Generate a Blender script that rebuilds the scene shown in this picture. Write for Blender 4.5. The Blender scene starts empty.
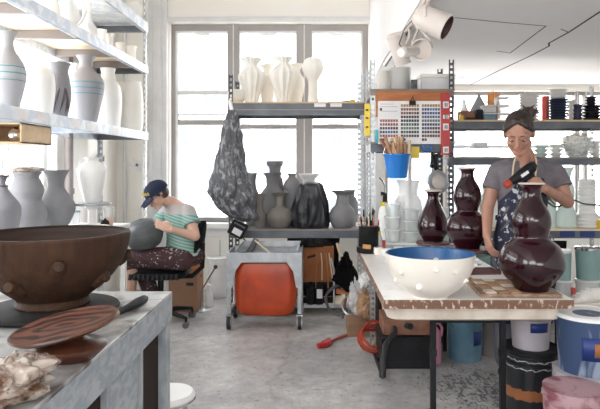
import bpy, bmesh, math, random
from math import pi, sin, cos, radians
from mathutils import Vector, Matrix, noise, Euler
random.seed(7)
SC = bpy.context.scene
COL = SC.collection
F = 600*35/36; CX = 320; CY = 166; H = 1.4
V = Vector

def A(px, py, d):
    """the place in the room seen at px, py and d metres deep"""
    return V(((px-CX)*d/F, d, H-(py-CY)*d/F))
def on(px, py, z):
    """where a base seen at px, py stands on a surface of height z; also pixels per metre there"""
    s = (py-CY)/(H-z)
    return (px-CX)/s, F/s, s

# ---------------------------------------------------------------- materials
def M(name, c, c2=None, sc=6.0, rough=.6, metal=0.0, bump=0.0, alpha=1.0, coat=0.0, dist=2.0, lo=.35, hi=.65, stretch=None, bsc=None, spec=None, rough2=None):
    m = bpy.data.materials.new(name); m.use_nodes = True
    nt = m.node_tree; b = nt.nodes['Principled BSDF']
    b.inputs['Base Color'].default_value = (*c, 1)
    b.inputs['Roughness'].default_value = rough
    b.inputs['Metallic'].default_value = metal
    b.inputs['Alpha'].default_value = alpha
    b.inputs['Coat Weight'].default_value = coat
    b.inputs['Coat Roughness'].default_value = .05
    if spec is not None: b.inputs['Specular IOR Level'].default_value = spec
    tc = nt.nodes.new('ShaderNodeTexCoord'); mp = nt.nodes.new('ShaderNodeMapping')
    nt.links.new(tc.outputs['Object'], mp.inputs[0])
    if stretch: mp.inputs['Scale'].default_value = stretch
    n = nt.nodes.new('ShaderNodeTexNoise'); n.inputs['Scale'].default_value = sc
    n.inputs['Detail'].default_value = 5; n.inputs['Distortion'].default_value = dist*.2
    nt.links.new(mp.outputs[0], n.inputs['Vector'])
    if c2 is None: c2 = tuple(min(1, x*.88) for x in c)
    r = nt.nodes.new('ShaderNodeValToRGB')
    r.color_ramp.elements[0].position = lo; r.color_ramp.elements[1].position = hi
    r.color_ramp.elements[0].color = (*c, 1); r.color_ramp.elements[1].color = (*c2, 1)
    nt.links.new(n.outputs['Fac'], r.inputs[0]); nt.links.new(r.outputs[0], b.inputs['Base Color'])
    if rough2 is not None:
        mr = nt.nodes.new('ShaderNodeMapRange')
        mr.inputs['From Min'].default_value = lo; mr.inputs['From Max'].default_value = hi
        mr.inputs['To Min'].default_value = rough; mr.inputs['To Max'].default_value = rough2
        nt.links.new(n.outputs['Fac'], mr.inputs['Value']); nt.links.new(mr.outputs[0], b.inputs['Roughness'])
    if bump:
        bp = nt.nodes.new('ShaderNodeBump'); bp.inputs['Strength'].default_value = bump; bp.inputs['Distance'].default_value = .01
        n2 = nt.nodes.new('ShaderNodeTexNoise'); n2.inputs['Scale'].default_value = bsc or sc*4; n2.inputs['Detail'].default_value = 4
        nt.links.new(mp.outputs[0], n2.inputs['Vector'])
        nt.links.new(n2.outputs['Fac'], bp.inputs['Height']); nt.links.new(bp.outputs[0], b.inputs['Normal'])
    return m

def node_mat(name, build):
    m = bpy.data.materials.new(name); m.use_nodes = True
    build(m.node_tree, m.node_tree.nodes['Principled BSDF']); return m

def concrete(nt, b):
    N = nt.nodes.new; L = nt.links.new
    tc = N('ShaderNodeTexCoord')
    n1 = N('ShaderNodeTexNoise'); n1.inputs['Scale'].default_value = 1.3; n1.inputs['Detail'].default_value = 8; n1.inputs['Roughness'].default_value = .65; n1.inputs['Distortion'].default_value = .6
    L(tc.outputs['Object'], n1.inputs['Vector'])
    r1 = N('ShaderNodeValToRGB'); e = r1.color_ramp.elements
    e[0].position = .32; e[0].color = (.36, .355, .36, 1); e[1].position = .68; e[1].color = (.66, .645, .63, 1)
    L(n1.outputs['Fac'], r1.inputs[0])
    n2 = N('ShaderNodeTexNoise'); n2.inputs['Scale'].default_value = 9; n2.inputs['Detail'].default_value = 10; n2.inputs['Roughness'].default_value = .8
    L(tc.outputs['Object'], n2.inputs['Vector'])
    r2 = N('ShaderNodeValToRGB'); e = r2.color_ramp.elements
    e[0].position = .40; e[0].color = (.60, .575, .55, 1); e[1].position = .62; e[1].color = (1, 1, 1, 1)
    L(n2.outputs['Fac'], r2.inputs[0])
    mx = N('ShaderNodeMix'); mx.data_type = 'RGBA'; mx.blend_type = 'MULTIPLY'; mx.inputs[0].default_value = .8
    L(r1.outputs[0], mx.inputs[6]); L(r2.outputs[0], mx.inputs[7])
    # thin meandering cracks and scratches
    v = N('ShaderNodeTexVoronoi'); v.feature = 'DISTANCE_TO_EDGE'; v.inputs['Scale'].default_value = .55
    wn = N('ShaderNodeTexNoise'); wn.inputs['Scale'].default_value = 2.5; wn.inputs['Detail'].default_value = 5
    L(tc.outputs['Object'], wn.inputs['Vector'])
    av = N('ShaderNodeVectorMath'); av.operation = 'MULTIPLY_ADD'; av.inputs[1].default_value = (.35, .35, 0)
    L(wn.outputs['Color'], av.inputs[0]); L(tc.outputs['Object'], av.inputs[2]); L(av.outputs[0], v.inputs['Vector'])
    rc = N('ShaderNodeValToRGB'); e = rc.color_ramp.elements
    e[0].position = 0; e[0].color = (.45, .43, .41, 1); e[1].position = .012; e[1].color = (1, 1, 1, 1)
    L(v.outputs['Distance'], rc.inputs[0])
    m2 = N('ShaderNodeMix'); m2.data_type = 'RGBA'; m2.blend_type = 'MULTIPLY'; m2.inputs[0].default_value = .35
    L(mx.outputs[2], m2.inputs[6]); L(rc.outputs[0], m2.inputs[7])
    # dried glaze splashes on the floor near the buckets
    n3 = N('ShaderNodeTexNoise'); n3.inputs['Scale'].default_value = 34; n3.inputs['Detail'].default_value = 6; n3.inputs['Distortion'].default_value = 1.2
    st = N('ShaderNodeMapping'); st.inputs['Scale'].default_value = (1, .45, 1); L(tc.outputs['Object'], st.inputs[0]); L(st.outputs[0], n3.inputs['Vector'])
    ds = N('ShaderNodeVectorMath'); ds.operation = 'DISTANCE'; ds.inputs[1].default_value = (1.0, 3.7, 0); L(tc.outputs['Object'], ds.inputs[0])
    mr = N('ShaderNodeMapRange'); mr.inputs['From Min'].default_value = .15; mr.inputs['From Max'].default_value = .95; mr.inputs['To Min'].default_value = .08; mr.inputs['To Max'].default_value = -.35; L(ds.outputs['Value'], mr.inputs['Value'])
    ad = N('ShaderNodeMath'); ad.operation = 'ADD'; L(n3.outputs['Fac'], ad.inputs[0]); L(mr.outputs[0], ad.inputs[1])
    r3 = N('ShaderNodeValToRGB'); e = r3.color_ramp.elements; e[0].position = .54; e[0].color = (1, 1, 1, 1); e[1].position = .64; e[1].color = (.16, .16, .18, 1); L(ad.outputs[0], r3.inputs[0])
    m3 = N('ShaderNodeMix'); m3.data_type = 'RGBA'; m3.blend_type = 'MULTIPLY'; m3.inputs[0].default_value = .85; L(m2.outputs[2], m3.inputs[6]); L(r3.outputs[0], m3.inputs[7])
    n4 = N('ShaderNodeTexNoise'); n4.inputs['Scale'].default_value = 28; n4.inputs['Detail'].default_value = 4; L(tc.outputs['Object'], n4.inputs['Vector'])
    r4 = N('ShaderNodeValToRGB'); e = r4.color_ramp.elements; e[0].position = .33; e[0].color = (.5, .48, .46, 1); e[1].position = .37; e[1].color = (1, 1, 1, 1); L(n4.outputs['Fac'], r4.inputs[0])
    m4 = N('ShaderNodeMix'); m4.data_type = 'RGBA'; m4.blend_type = 'MULTIPLY'; m4.inputs[0].default_value = .8; L(m3.outputs[2], m4.inputs[6]); L(r4.outputs[0], m4.inputs[7])
    L(m4.outputs[2], b.inputs['Base Color'])
    rr = N('ShaderNodeMapRange'); rr.inputs['To Min'].default_value = .32; rr.inputs['To Max'].default_value = .6
    L(n2.outputs['Fac'], rr.inputs['Value']); L(rr.outputs[0], b.inputs['Roughness'])
    bp = N('ShaderNodeBump'); bp.inputs['Strength'].default_value = .12; bp.inputs['Distance'].default_value = .01
    L(n2.outputs['Fac'], bp.inputs['Height']); L(bp.outputs[0], b.inputs['Normal'])

def splatter(base, spot, sc, thr, rough=.8):
    def f(nt, b):
        N = nt.nodes.new; L = nt.links.new
        tc = N('ShaderNodeTexCoord'); n = N('ShaderNodeTexNoise'); n.inputs['Scale'].default_value = sc; n.inputs['Detail'].default_value = 3
        n.inputs['Roughness'].default_value = .6
        L(tc.outputs['Object'], n.inputs['Vector'])
        big = N('ShaderNodeTexNoise'); big.inputs['Scale'].default_value = sc*.16
        L(tc.outputs['Object'], big.inputs['Vector'])
        ad = N('ShaderNodeMath'); ad.operation = 'MULTIPLY_ADD'; ad.inputs[1].default_value = .6
        L(big.outputs['Fac'], ad.inputs[0]); L(n.outputs['Fac'], ad.inputs[2])
        r = N('ShaderNodeValToRGB'); r.color_ramp.elements[0].position = thr; r.color_ramp.elements[1].position = thr+.03
        r.color_ramp.elements[0].color = (*base, 1); r.color_ramp.elements[1].color = (*spot, 1)
        L(ad.outputs[0], r.inputs[0]); L(r.outputs[0], b.inputs['Base Color']); b.inputs['Roughness'].default_value = rough
    return f

def banded(c_base, bands, rough=.5, axis=2, noise_amt=.006):
    """bands: (z0, z1, colour) in object space"""
    def f(nt, b):
        N = nt.nodes.new; L = nt.links.new
        tc = N('ShaderNodeTexCoord'); sx = N('ShaderNodeSeparateXYZ'); L(tc.outputs['Object'], sx.inputs[0])
        n = N('ShaderNodeTexNoise'); n.inputs['Scale'].default_value = 40; L(tc.outputs['Object'], n.inputs['Vector'])
        ma = N('ShaderNodeMath'); ma.operation = 'MULTIPLY_ADD'; ma.inputs[1].default_value = noise_amt
        L(n.outputs['Fac'], ma.inputs[0]); L(sx.outputs[axis], ma.inputs[2])
        prev = None
        for z0, z1, c in bands:
            a = N('ShaderNodeMath'); a.operation = 'COMPARE'; a.inputs[1].default_value = (z0+z1)/2; a.inputs[2].default_value = (z1-z0)/2
            L(ma.outputs[0], a.inputs[0])
            mx = N('ShaderNodeMix'); mx.data_type = 'RGBA'; mx.inputs[7].default_value = (*c, 1); mx.inputs[6].default_value = (*c_base, 1)
            L(a.outputs[0], mx.inputs[0])
            if prev: L(prev.outputs[2], mx.inputs[6])
            prev = mx
        L(prev.outputs[2], b.inputs['Base Color']); b.inputs['Roughness'].default_value = rough
    return f

MT = {}
def mk(k, *a, **kw): MT[k] = M(k, *a, **kw)
MT['concrete'] = node_mat('concrete', concrete)
mk('wall', (.86, .83, .77), (.88, .86, .81), sc=2, rough=.8, bump=.05)
mk('wall_white', (.84, .84, .83), (.78, .78, .77), sc=1.2, rough=.7)
mk('ceil', (.80, .79, .78), (.74, .73, .73), sc=.8, rough=.75)
mk('gap', (.03, .03, .03), rough=.9)
mk('win_frame', (.33, .305, .295), (.38, .355, .345), sc=3, rough=.5)
mk('win_light', (.72, .72, .72), rough=.5)
mk('blind', (.80, .80, .78), rough=.7)
mk('beam_dark', (.085, .095, .11), (.14, .15, .17), sc=5, rough=.45, metal=.3)
mk('beam_light', (.60, .66, .74), (.76, .80, .84), sc=10, rough=.45, lo=.45, hi=.55)
mk('beam_taupe', (.22, .19, .18), (.27, .24, .23), sc=4, rough=.6)
mk('galv', (.52, .54, .56), (.40, .42, .44), sc=14, rough=.4, metal=.7)
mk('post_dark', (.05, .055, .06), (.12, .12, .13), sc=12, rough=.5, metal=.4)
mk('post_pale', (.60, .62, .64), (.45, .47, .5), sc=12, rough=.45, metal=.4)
mk('ply', (.66, .49, .30), (.58, .41, .24), sc=3, rough=.65, stretch=(1, 8, 8))
mk('ply_pale', (.80, .67, .50), (.74, .60, .42), sc=3, rough=.65, stretch=(1, 6, 6))
mk('orange_wood', (.46, .17, .055), (.34, .11, .035), sc=4, rough=.55, stretch=(1.2, 6, 9))
mk('table_white', (.84, .82, .79), (.62, .54, .48), sc=7, rough=.3, lo=.60, hi=.75, rough2=.5)
mk('board_edge', (.17, .085, .05), (.55, .45, .38), sc=55, rough=.7, lo=.56, hi=.64, stretch=(1, 1, .5))
mk('board_top', (.22, .12, .07), (.36, .25, .17), sc=16, rough=.5, lo=.45, hi=.62)
mk('fold_edge', (.62, .55, .47), (.45, .38, .31), sc=9, rough=.5)
mk('steel_top', (.58, .58, .58), (.13, .11, .10), sc=6, rough=.28, metal=.15, lo=.45, hi=.66, dist=5, rough2=.5)
mk('steel_paint', (.30, .34, .38), (.43, .46, .48), sc=16, rough=.45, lo=.42, hi=.6, stretch=(1, 1, 2), dist=4)
mk('steel_leg', (.28, .31, .34), (.42, .44, .45), sc=9, rough=.45, lo=.42, hi=.6)
mk('brown_panel', (.030, .018, .015), rough=.7, spec=.2)
mk('clay_brown', (.060, .028, .015), (.034, .017, .010), sc=5, spec=.2, rough=.62, bump=.35, bsc=30, stretch=(7, 7, .6))
mk('clay_brown_in', (.045, .022, .014), (.026, .014, .010), sc=6, rough=.7, bump=.3, bsc=40, stretch=(1, 1, 12))
mk('bat_dark', (.016, .015, .016), (.035, .032, .032), sc=7, rough=.6, spec=.15)
mk('terracotta', (.105, .035, .018), (.05, .018, .011), sc=5, rough=.35, dist=6)
def swirl(nt, b):
    N = nt.nodes.new; L = nt.links.new
    tc = N('ShaderNodeTexCoord'); w = N('ShaderNodeTexWave'); w.wave_type = 'RINGS'; w.rings_direction = 'Z'
    w.inputs['Scale'].default_value = 5; w.inputs['Distortion'].default_value = 9; w.inputs['Detail'].default_value = 6; w.inputs['Detail Scale'].default_value = 1.2
    mp = N('ShaderNodeMapping'); mp.inputs['Scale'].default_value = (1, 1.7, 1); L(tc.outputs['Object'], mp.inputs[0]); L(mp.outputs[0], w.inputs['Vector'])
    r = N('ShaderNodeValToRGB'); e = r.color_ramp.elements
    e[0].position = .25; e[0].color = (.022, .009, .008, 1); e[1].position = .65; e[1].color = (.15, .05, .026, 1)
    L(w.outputs['Fac'], r.inputs[0]); L(r.outputs[0], b.inputs['Base Color']); b.inputs['Roughness'].default_value = .42
MT['swirl'] = node_mat('swirl', swirl)
mk('grey_clay', (.22, .215, .22), (.17, .165, .17), sc=5, rough=.75, bump=.04)
mk('grey_clay_pale', (.25, .25, .265), (.20, .20, .215), sc=6, rough=.7)
mk('grey_brown', (.22, .20, .18), (.18, .16, .145), sc=5, rough=.75)
mk('bisque', (.78, .75, .69), (.84, .82, .77), sc=5, rough=.75)
mk('white_cer', (.82, .81, .79), (.76, .75, .73), sc=5, rough=.4)
mk('lid_plum', (.10, .075, .085), rough=.5)
mk('oxblood', (.022, .002, .006), (.015, .0015, .004), sc=5, rough=.13, coat=.15)
mk('rim_pale', (.72, .62, .52), rough=.35)
mk('maroon_board', (.09, .03, .035), (.13, .05, .05), sc=6, rough=.5)
mk('blue_glaze', (.004, .075, .22), (.005, .09, .26), sc=7, rough=.35)
mk('ivory', (.80, .74, .66), (.84, .79, .72), sc=4, rough=.35)
mk('celadon', (.60, .72, .68), (.66, .77, .73), sc=5, rough=.3)
mk('teal_plastic', (.24, .38, .36), (.30, .43, .41), sc=5, rough=.4)
mk('black_plastic', (.010, .010, .011), (.018, .018, .02), sc=8, rough=.45, spec=.16)
mk('black_cloth', (.010, .010, .012), (.020, .019, .020), sc=12, spec=.1, rough=.95, bump=.4)
mk('black_bag', (.012, .012, .015), (.025, .027, .032), sc=9, rough=.34, bump=.6, bsc=18)
mk('grey_bag', (.07, .072, .08), (.32, .325, .34), sc=24, rough=.32, bump=1.0, bsc=50, lo=.50, hi=.68, dist=4, stretch=(1, 1, .6))
mk('white_plastic', (.80, .80, .79), (.74, .74, .73), sc=5, rough=.4)
mk('clear', (.80, .85, .83), rough=.15, alpha=.42)
mk('clear_white', (.90, .90, .90), (.80, .80, .80), sc=10, rough=.25, alpha=.55)
mk('bag_clear', (.50, .43, .37), (.15, .07, .04), sc=12, rough=.22, alpha=.88, lo=.42, hi=.62, bump=.3, dist=6)
mk('red_tub', (.50, .06, .012), (.30, .035, .012), sc=5, rough=.38, bump=.1)
mk('blue_plastic', (.008, .15, .50), (.010, .18, .55), sc=5, rough=.35)
mk('blue_pail', (.030, .058, .13), (.26, .30, .38), sc=8, rough=.5, lo=.5, hi=.6, stretch=(1, 1, .35), dist=5)
mk('steel_blue_pail', (.08, .18, .25), (.15, .25, .32), sc=6, rough=.5)
mk('navy_tape', (.012, .035, .17), rough=.5)
mk('pink_plastic', (.62, .27, .38), (.55, .22, .33), sc=5, rough=.4)
mk('pink_glaze', (.42, .27, .29), (.22, .07, .09), sc=10, rough=.5, lo=.5, hi=.62)
mk('lilac_pail', (.38, .34, .38), (.46, .42, .45), sc=5, rough=.45)
mk('card', (.30, .17, .10), (.26, .145, .085), sc=4, rough=.85)
mk('card_orange', (.36, .14, .05), (.29, .10, .04), sc=5, rough=.85)
mk('paper_bag', (.45, .28, .16), (.30, .17, .10), sc=8, rough=.85, bump=.5)
mk('orange_hose', (.42, .055, .02), (.30, .035, .02), sc=9, rough=.4)
mk('copper', (.45, .2, .1), rough=.4, metal=.5)
mk('black_rubber', (.02, .02, .02), rough=.6)
mk('grey_cable', (.11, .11, .12), rough=.5)
mk('red_metal', (.42, .02, .02), rough=.35)
mk('yellow', (.78, .55, .02), rough=.4)
mk('cyan', (.02, .45, .55), rough=.4)
mk('chrome', (.6, .6, .62), rough=.2, metal=1.0)
mk('lamp_white', (.56, .50, .46), (.60, .54, .50), sc=2, rough=.35)
mk('lamp_inside', (.09, .05, .045), rough=.5)
mk('skin', (.42, .215, .15), (.37, .185, .13), sc=12, rough=.5)
mk('skin_lit', (.62, .38, .29), (.56, .33, .25), sc=12, rough=.5)
mk('lips', (.42, .15, .13), rough=.4)
mk('hair', (.022, .014, .012), (.05, .032, .026), sc=40, rough=.45, bump=.5, stretch=(1, 1, .3))
mk('navy_cap', (.006, .011, .035), (.009, .016, .045), sc=12, rough=.85)
mk('cap_gold', (.60, .45, .10), rough=.7)
mk('tee_grey', (.17, .15, .165), (.13, .115, .13), sc=18, rough=.95, bump=.1)
mk('strap', (.68, .55, .36), rough=.8)
mk('denim_cuff', (.17, .10, .13), rough=.9)
mk('label_white', (.8, .78, .78), rough=.6)
mk('sneaker', (.74, .71, .67), (.60, .56, .52), sc=20, rough=.8)
mk('orange_liquid', (.75, .20, .03), rough=.3)
mk('orange_cloth', (.75, .33, .12), rough=.8)
mk('red_plastic', (.65, .08, .06), rough=.4)
mk('navy_cer', (.035, .045, .085), (.05, .06, .10), sc=5, rough=.3)
mk('black_cer', (.025, .025, .035), rough=.25)
mk('white_frame_plastic', (.82, .82, .80), rough=.4)
mk('bristle', (.006, .006, .007), rough=.9, spec=.1)
mk('wood_tool', (.52, .33, .20), (.38, .20, .12), sc=14, rough=.7)
mk('wood_dark', (.20, .085, .05), (.28, .13, .08), sc=14, rough=.7)
mk('brass', (.55, .30, .10), rough=.35, metal=.6)
mk('glass_pane', (.9, .95, 1.0), rough=.02, alpha=.10)
MT['apron'] = node_mat('apron', splatter((.016, .02, .045), (.50, .50, .52), 34, .93))
MT['trousers'] = node_mat('trousers', splatter((.050, .020, .024), (.50, .42, .40), 60, .95))
MT['barrel'] = node_mat('barrel', banded((.012, .013, .016), [(.17, .225, (.30, .11, .04)), (.335, .34, (.4, .4, .4)), (.375, .379, (.5, .5, .5))], .3, noise_amt=.03))
def facade(nt, b):
    N = nt.nodes.new; L = nt.links.new
    tc = N('ShaderNodeTexCoord'); sx = N('ShaderNodeSeparateXYZ'); L(tc.outputs['Object'], sx.inputs[0])
    cb = N('ShaderNodeCombineXYZ'); L(sx.outputs[0], cb.inputs[0]); L(sx.outputs[2], cb.inputs[1])
    br = N('ShaderNodeTexBrick'); br.offset = 0; br.inputs['Scale'].default_value = 1
    br.inputs['Color1'].default_value = (.095, .112, .13, 1); br.inputs['Color2'].default_value = (.12, .14, .16, 1); br.inputs['Mortar'].default_value = (.75, .74, .72, 1)
    br.inputs['Mortar Size'].default_value = .42; br.inputs['Brick Width'].default_value = 1.7; br.inputs['Row Height'].default_value = 2.1
    br.inputs['Mortar Smooth'].default_value = 0
    L(cb.outputs[0], br.inputs['Vector']); L(br.outputs['Color'], b.inputs['Base Color']); b.inputs['Roughness'].default_value = .8
MT['facade'] = node_mat('facade', facade)
def stripes(nt, b):
    N = nt.nodes.new; L = nt.links.new
    tc = N('ShaderNodeTexCoord'); sx = N('ShaderNodeSeparateXYZ'); L(tc.outputs['Object'], sx.inputs[0])
    mu = N('ShaderNodeMath'); mu.operation = 'MULTIPLY_ADD'; mu.inputs[1].default_value = 38; 
    L(sx.outputs[2], mu.inputs[0])
    a2 = N('ShaderNodeMath'); a2.operation = 'MULTIPLY'; a2.inputs[1].default_value = 10; L(sx.outputs[0], a2.inputs[0]); L(a2.outputs[0], mu.inputs[2])
    fr = N('ShaderNodeMath'); fr.operation = 'FRACT'; L(mu.outputs[0], fr.inputs[0])
    gt = N('ShaderNodeMath'); gt.operation = 'GREATER_THAN'; gt.inputs[1].default_value = .36; L(fr.outputs[0], gt.inputs[0])
    hi = N('ShaderNodeMath'); hi.operation = 'LESS_THAN'; hi.inputs[1].default_value = .985; L(sx.outputs[2], hi.inputs[0])
    an = N('ShaderNodeMath'); an.operation = 'MULTIPLY'; L(gt.outputs[0], an.inputs[0]); L(hi.outputs[0], an.inputs[1])
    lo = N('ShaderNodeMath'); lo.operation = 'GREATER_THAN'; lo.inputs[1].default_value = .64; L(sx.outputs[2], lo.inputs[0])
    an2 = N('ShaderNodeMath'); an2.operation = 'MULTIPLY'; L(an.outputs[0], an2.inputs[0]); L(lo.outputs[0], an2.inputs[1])
    mx = N('ShaderNodeMix'); mx.data_type = 'RGBA'; mx.inputs[6].default_value = (.44, .41, .40, 1); mx.inputs[7].default_value = (.12, .36, .30, 1)
    L(an2.outputs[0], mx.inputs[0]); L(mx.outputs[2], b.inputs['Base Color']); b.inputs['Roughness'].default_value = .9
MT['tee_stripe'] = node_mat('tee_stripe', stripes)

# ---------------------------------------------------------------- mesh builder
class B:
    def __init__(s, *mats): s.bm = bmesh.new(); s.mats = mats; s.m = 0
    def _mark(s, fs):
        for f in fs: f.material_index = s.m
    def poly(s, verts, faces):
        vs = [s.bm.verts.new(v) for v in verts]
        out = []
        for f in faces:
            try: out.append(s.bm.faces.new([vs[i] for i in f]))
            except ValueError: pass
        s._mark(out); return out
    def box(s, a, b, mat=None):
        x0, y0, z0 = a; x1, y1, z1 = b
        vs = [V(p) for p in ((x0,y0,z0),(x1,y0,z0),(x1,y1,z0),(x0,y1,z0),(x0,y0,z1),(x1,y0,z1),(x1,y1,z1),(x0,y1,z1))]
        if mat: vs = [mat @ v for v in vs]
        s.poly(vs, ((0,3,2,1),(4,5,6,7),(0,1,5,4),(1,2,6,5),(2,3,7,6),(3,0,4,7))); return s
    def cbox(s, c, size, rot=(0,0,0)):
        h = V(size)/2; m = Matrix.Translation(V(c)) @ Euler(rot).to_matrix().to_4x4()
        return s.box(-h, h, m)
    def rings(s, rs, close=False, cap0=True, cap1=True):
        """rs: list of rings, each a list of points with the same count"""
        bm = s.bm; L = [[bm.verts.new(p) for p in r] for r in rs]; n = len(L[0]); fs = []
        k = len(L)
        for i in range(k if close else k-1):
            a, b = L[i], L[(i+1) % k]
            for j in range(n):
                fs.append(bm.faces.new((a[j], a[(j+1) % n], b[(j+1) % n], b[j])))
        if not close:
            if cap0: fs.append(bm.faces.new(list(reversed(L[0]))))
            if cap1: fs.append(bm.faces.new(L[-1]))
        s._mark(fs); return s
    def cyl(s, p0, p1, r0, r1=None, n=16):
        if r1 is None: r1 = r0
        p0 = V(p0); p1 = V(p1); z = (p1-p0).normalized(); x = z.orthogonal().normalized(); y = z.cross(x)
        return s.rings([[p + (x*cos(2*pi*j/n)+y*sin(2*pi*j/n))*r for j in range(n)] for p, r in ((p0, r0), (p1, r1))])
    def tube(s, pts, r, n=8, closed=False):
        pts = [V(p) for p in pts]; rs = []; k = len(pts); x = None
        for i, p in enumerate(pts):
            a = pts[i-1] if (i or closed) else p; b = pts[(i+1) % k] if (i < k-1 or closed) else p
            t = (b-a).normalized()
            if x is None: x = t.orthogonal().normalized()
            x = (x - t*x.dot(t)).normalized(); y = t.cross(x); rr = r[i] if isinstance(r, (list, tuple)) else r
            rs.append([p + (x*cos(2*pi*j/n)+y*sin(2*pi*j/n))*rr for j in range(n)])
        return s.rings(rs, close=closed)
    def sph(s, c, r, rot=(0,0,0), nu=16, nv=10):
        r = V((r,r,r)) if isinstance(r, (int,float)) else V(r); R = Euler(rot).to_matrix(); c = V(c)
        rs = [[c + R @ V((r.x*sin(t)*cos(2*pi*j/nu), r.y*sin(t)*sin(2*pi*j/nu), -r.z*cos(t))) for j in range(nu)]
              for t in [pi*(i+.5)/(nv) if 0 < i < nv-1 else (pi*.02 if i == 0 else pi*.98) for i in range(nv)]]
        return s.rings(rs)
    def cap(s, p0, p1, r0, r1, n=14):
        """a tapered limb with round ends"""
        p0 = V(p0); p1 = V(p1); z = (p1-p0).normalized(); x = z.orthogonal().normalized(); y = z.cross(x); rs = []
        for t in (-.97, -.8, -.5, -.2): rs.append((p0 + z*r0*t, r0*math.sqrt(1-t*t)))
        for t in (.0, .25, .5, .8, .97): rs.append((p1 + z*r1*t, r1*math.sqrt(1-t*t)))
        rs.insert(4, (p0, r0))
        return s.rings([[p + (x*cos(2*pi*j/n)+y*sin(2*pi*j/n))*r for j in range(n)] for p, r in rs])
    def lathe(s, prof, n=40, c=(0,0,0), f=None, cap0=True, cap1=True, rot=None):
        c = V(c); rs = []
        for r, z in prof:
            ring = []
            for j in range(n):
                a = 2*pi*j/n; q = r*(f(a, z) if f else 1); p = V((q*cos(a), q*sin(a), z))
                ring.append(c + (rot @ p if rot else p))
            rs.append(ring)
        return s.rings(rs, cap0=cap0, cap1=cap1)
    def prism(s, pts, z0, z1, axis=2):
        def q(a, b, c): return V((a, b, c)) if axis == 2 else (V((a, c, b)) if axis == 1 else V((c, a, b)))
        n = len(pts)
        s.poly([q(a, b, z0) for a, b in pts] + [q(a, b, z1) for a, b in pts],
               [tuple(range(n-1, -1, -1)), tuple(range(n, 2*n))] + [(i, (i+1) % n, n+(i+1) % n, n+i) for i in range(n)])
        return s
    def post(s, x, y, z0, z1, sx=1, sy=1, w=.036, pitch=.05):
        """an angle-iron post with slots through both flanges"""
        t = .003; q = .011
        def fl(u0, u1, v0, v1):   # extents along the flange (u) on the x flange, then the y flange
            pass
        for ax in (0, 1):
            sg = sx if ax == 0 else sy
            def bx(a, b, za, zb):
                a, b = sorted((a*sg, b*sg))
                if ax == 0: y0, y1 = sorted((y, y+t*sy)); s.box((x+a, y0, za), (x+b, y1, zb))
                else: x0, x1 = sorted((x, x+t*sx)); s.box((x0, y+a, za), (x1, y+b, zb))
            bx(0, q, z0, z1); bx(w-q, w, z0, z1)
            z = z0
            while z < z1-.01:
                bx(q, w-q, z, min(z1, z+pitch*.5)); z += pitch
        return s
    def done(s, name, parent=None, loc=None, bevel=0, smooth=35, sub=0):
        bm = s.bm
        bmesh.ops.recalc_face_normals(bm, faces=bm.faces)
        for f in bm.faces: f.smooth = True
        me = bpy.data.meshes.new(name)
        if loc is not None and parent is None:
            bmesh.ops.translate(bm, verts=bm.verts, vec=-V(loc))
        bm.to_mesh(me); bm.free()
        for m in s.mats: me.materials.append(MT[m] if isinstance(m, str) else m)
        me.set_sharp_from_angle(angle=radians(smooth))
        o = bpy.data.objects.new(name, me); COL.objects.link(o)
        if loc is not None and parent is None: o.location = loc
        if parent is not None: o.parent = parent
        if bevel:
            md = o.modifiers.new('bevel', 'BEVEL'); md.width = bevel; md.segments = 2; md.limit_method = 'ANGLE'
        if sub:
            md = o.modifiers.new('sub', 'SUBSURF'); md.levels = sub; md.render_levels = sub
        return o

def tag(o, label, cat, group=None):
    o['label'] = label; o['category'] = cat
    if group: o['group'] = group
    return o
def root(name, label, cat, loc=(0,0,0), rz=0, group=None):
    o = bpy.data.objects.new(name, None); COL.objects.link(o); o.empty_display_size = .05
    o.location = loc; o.rotation_euler = (0, 0, rz); return tag(o, label, cat, group)
def struct(o): o['kind'] = 'structure'; return o
def copy_tree(o, parent=None):
    c = o.copy(); COL.objects.link(c); c.parent = parent
    for ch in list(o.children): copy_tree(ch, c)
    return c
def bake(o):
    """fix modifiers into the mesh"""
    bpy.context.view_layer.update()
    dg = bpy.context.evaluated_depsgraph_get()
    me = bpy.data.meshes.new_from_object(o.evaluated_get(dg)); o.modifiers.clear(); o.data = me
    for p in me.polygons: p.use_smooth = True
    return o
def remesh(o, vox=.006, it=3, fac=.5):
    md = o.modifiers.new('r', 'REMESH'); md.mode = 'VOXEL'; md.voxel_size = vox; md.use_smooth_shade = True
    if it:
        m2 = o.modifiers.new('s', 'SMOOTH'); m2.iterations = it; m2.factor = fac
    return bake(o)

def spline(pts, k=5):
    out = []; n = len(pts)
    for i in range(n-1):
        p0 = pts[max(i-1, 0)]; p1 = pts[i]; p2 = pts[i+1]; p3 = pts[min(i+2, n-1)]
        for j in range(k):
            t = j/k
            out.append(tuple(.5*((2*b)+(-a+c)*t+(2*a-5*b+4*c-d)*t*t+(-a+3*b-3*c+d)*t**3) for a, b, c, d in zip(p0, p1, p2, p3)))
    out.append(tuple(pts[-1])); return out

def vessel(b, prof, wall=.006, n=40, f=None, k=5, closed=False, inner=None, solid_from=.012):
    """turned vessel: outer profile (r, z) from foot to rim, then back down the inside"""
    p = [(max(r, .001), z) for r, z in spline(prof, k)]
    if closed:
        b.lathe(p, n, f=f); return b
    z0 = p[0][1]
    ins = [(max(r-wall, .001), z) for r, z in reversed(p) if z > z0+solid_from]
    if inner is None:
        b.lathe(p + ins, n, f=f)
    else:
        b.lathe(p, n, f=f, cap1=False); m = b.m; b.m = inner; b.lathe([p[-1]]+ins, n, f=f, cap0=False); b.m = m
    return b

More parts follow.
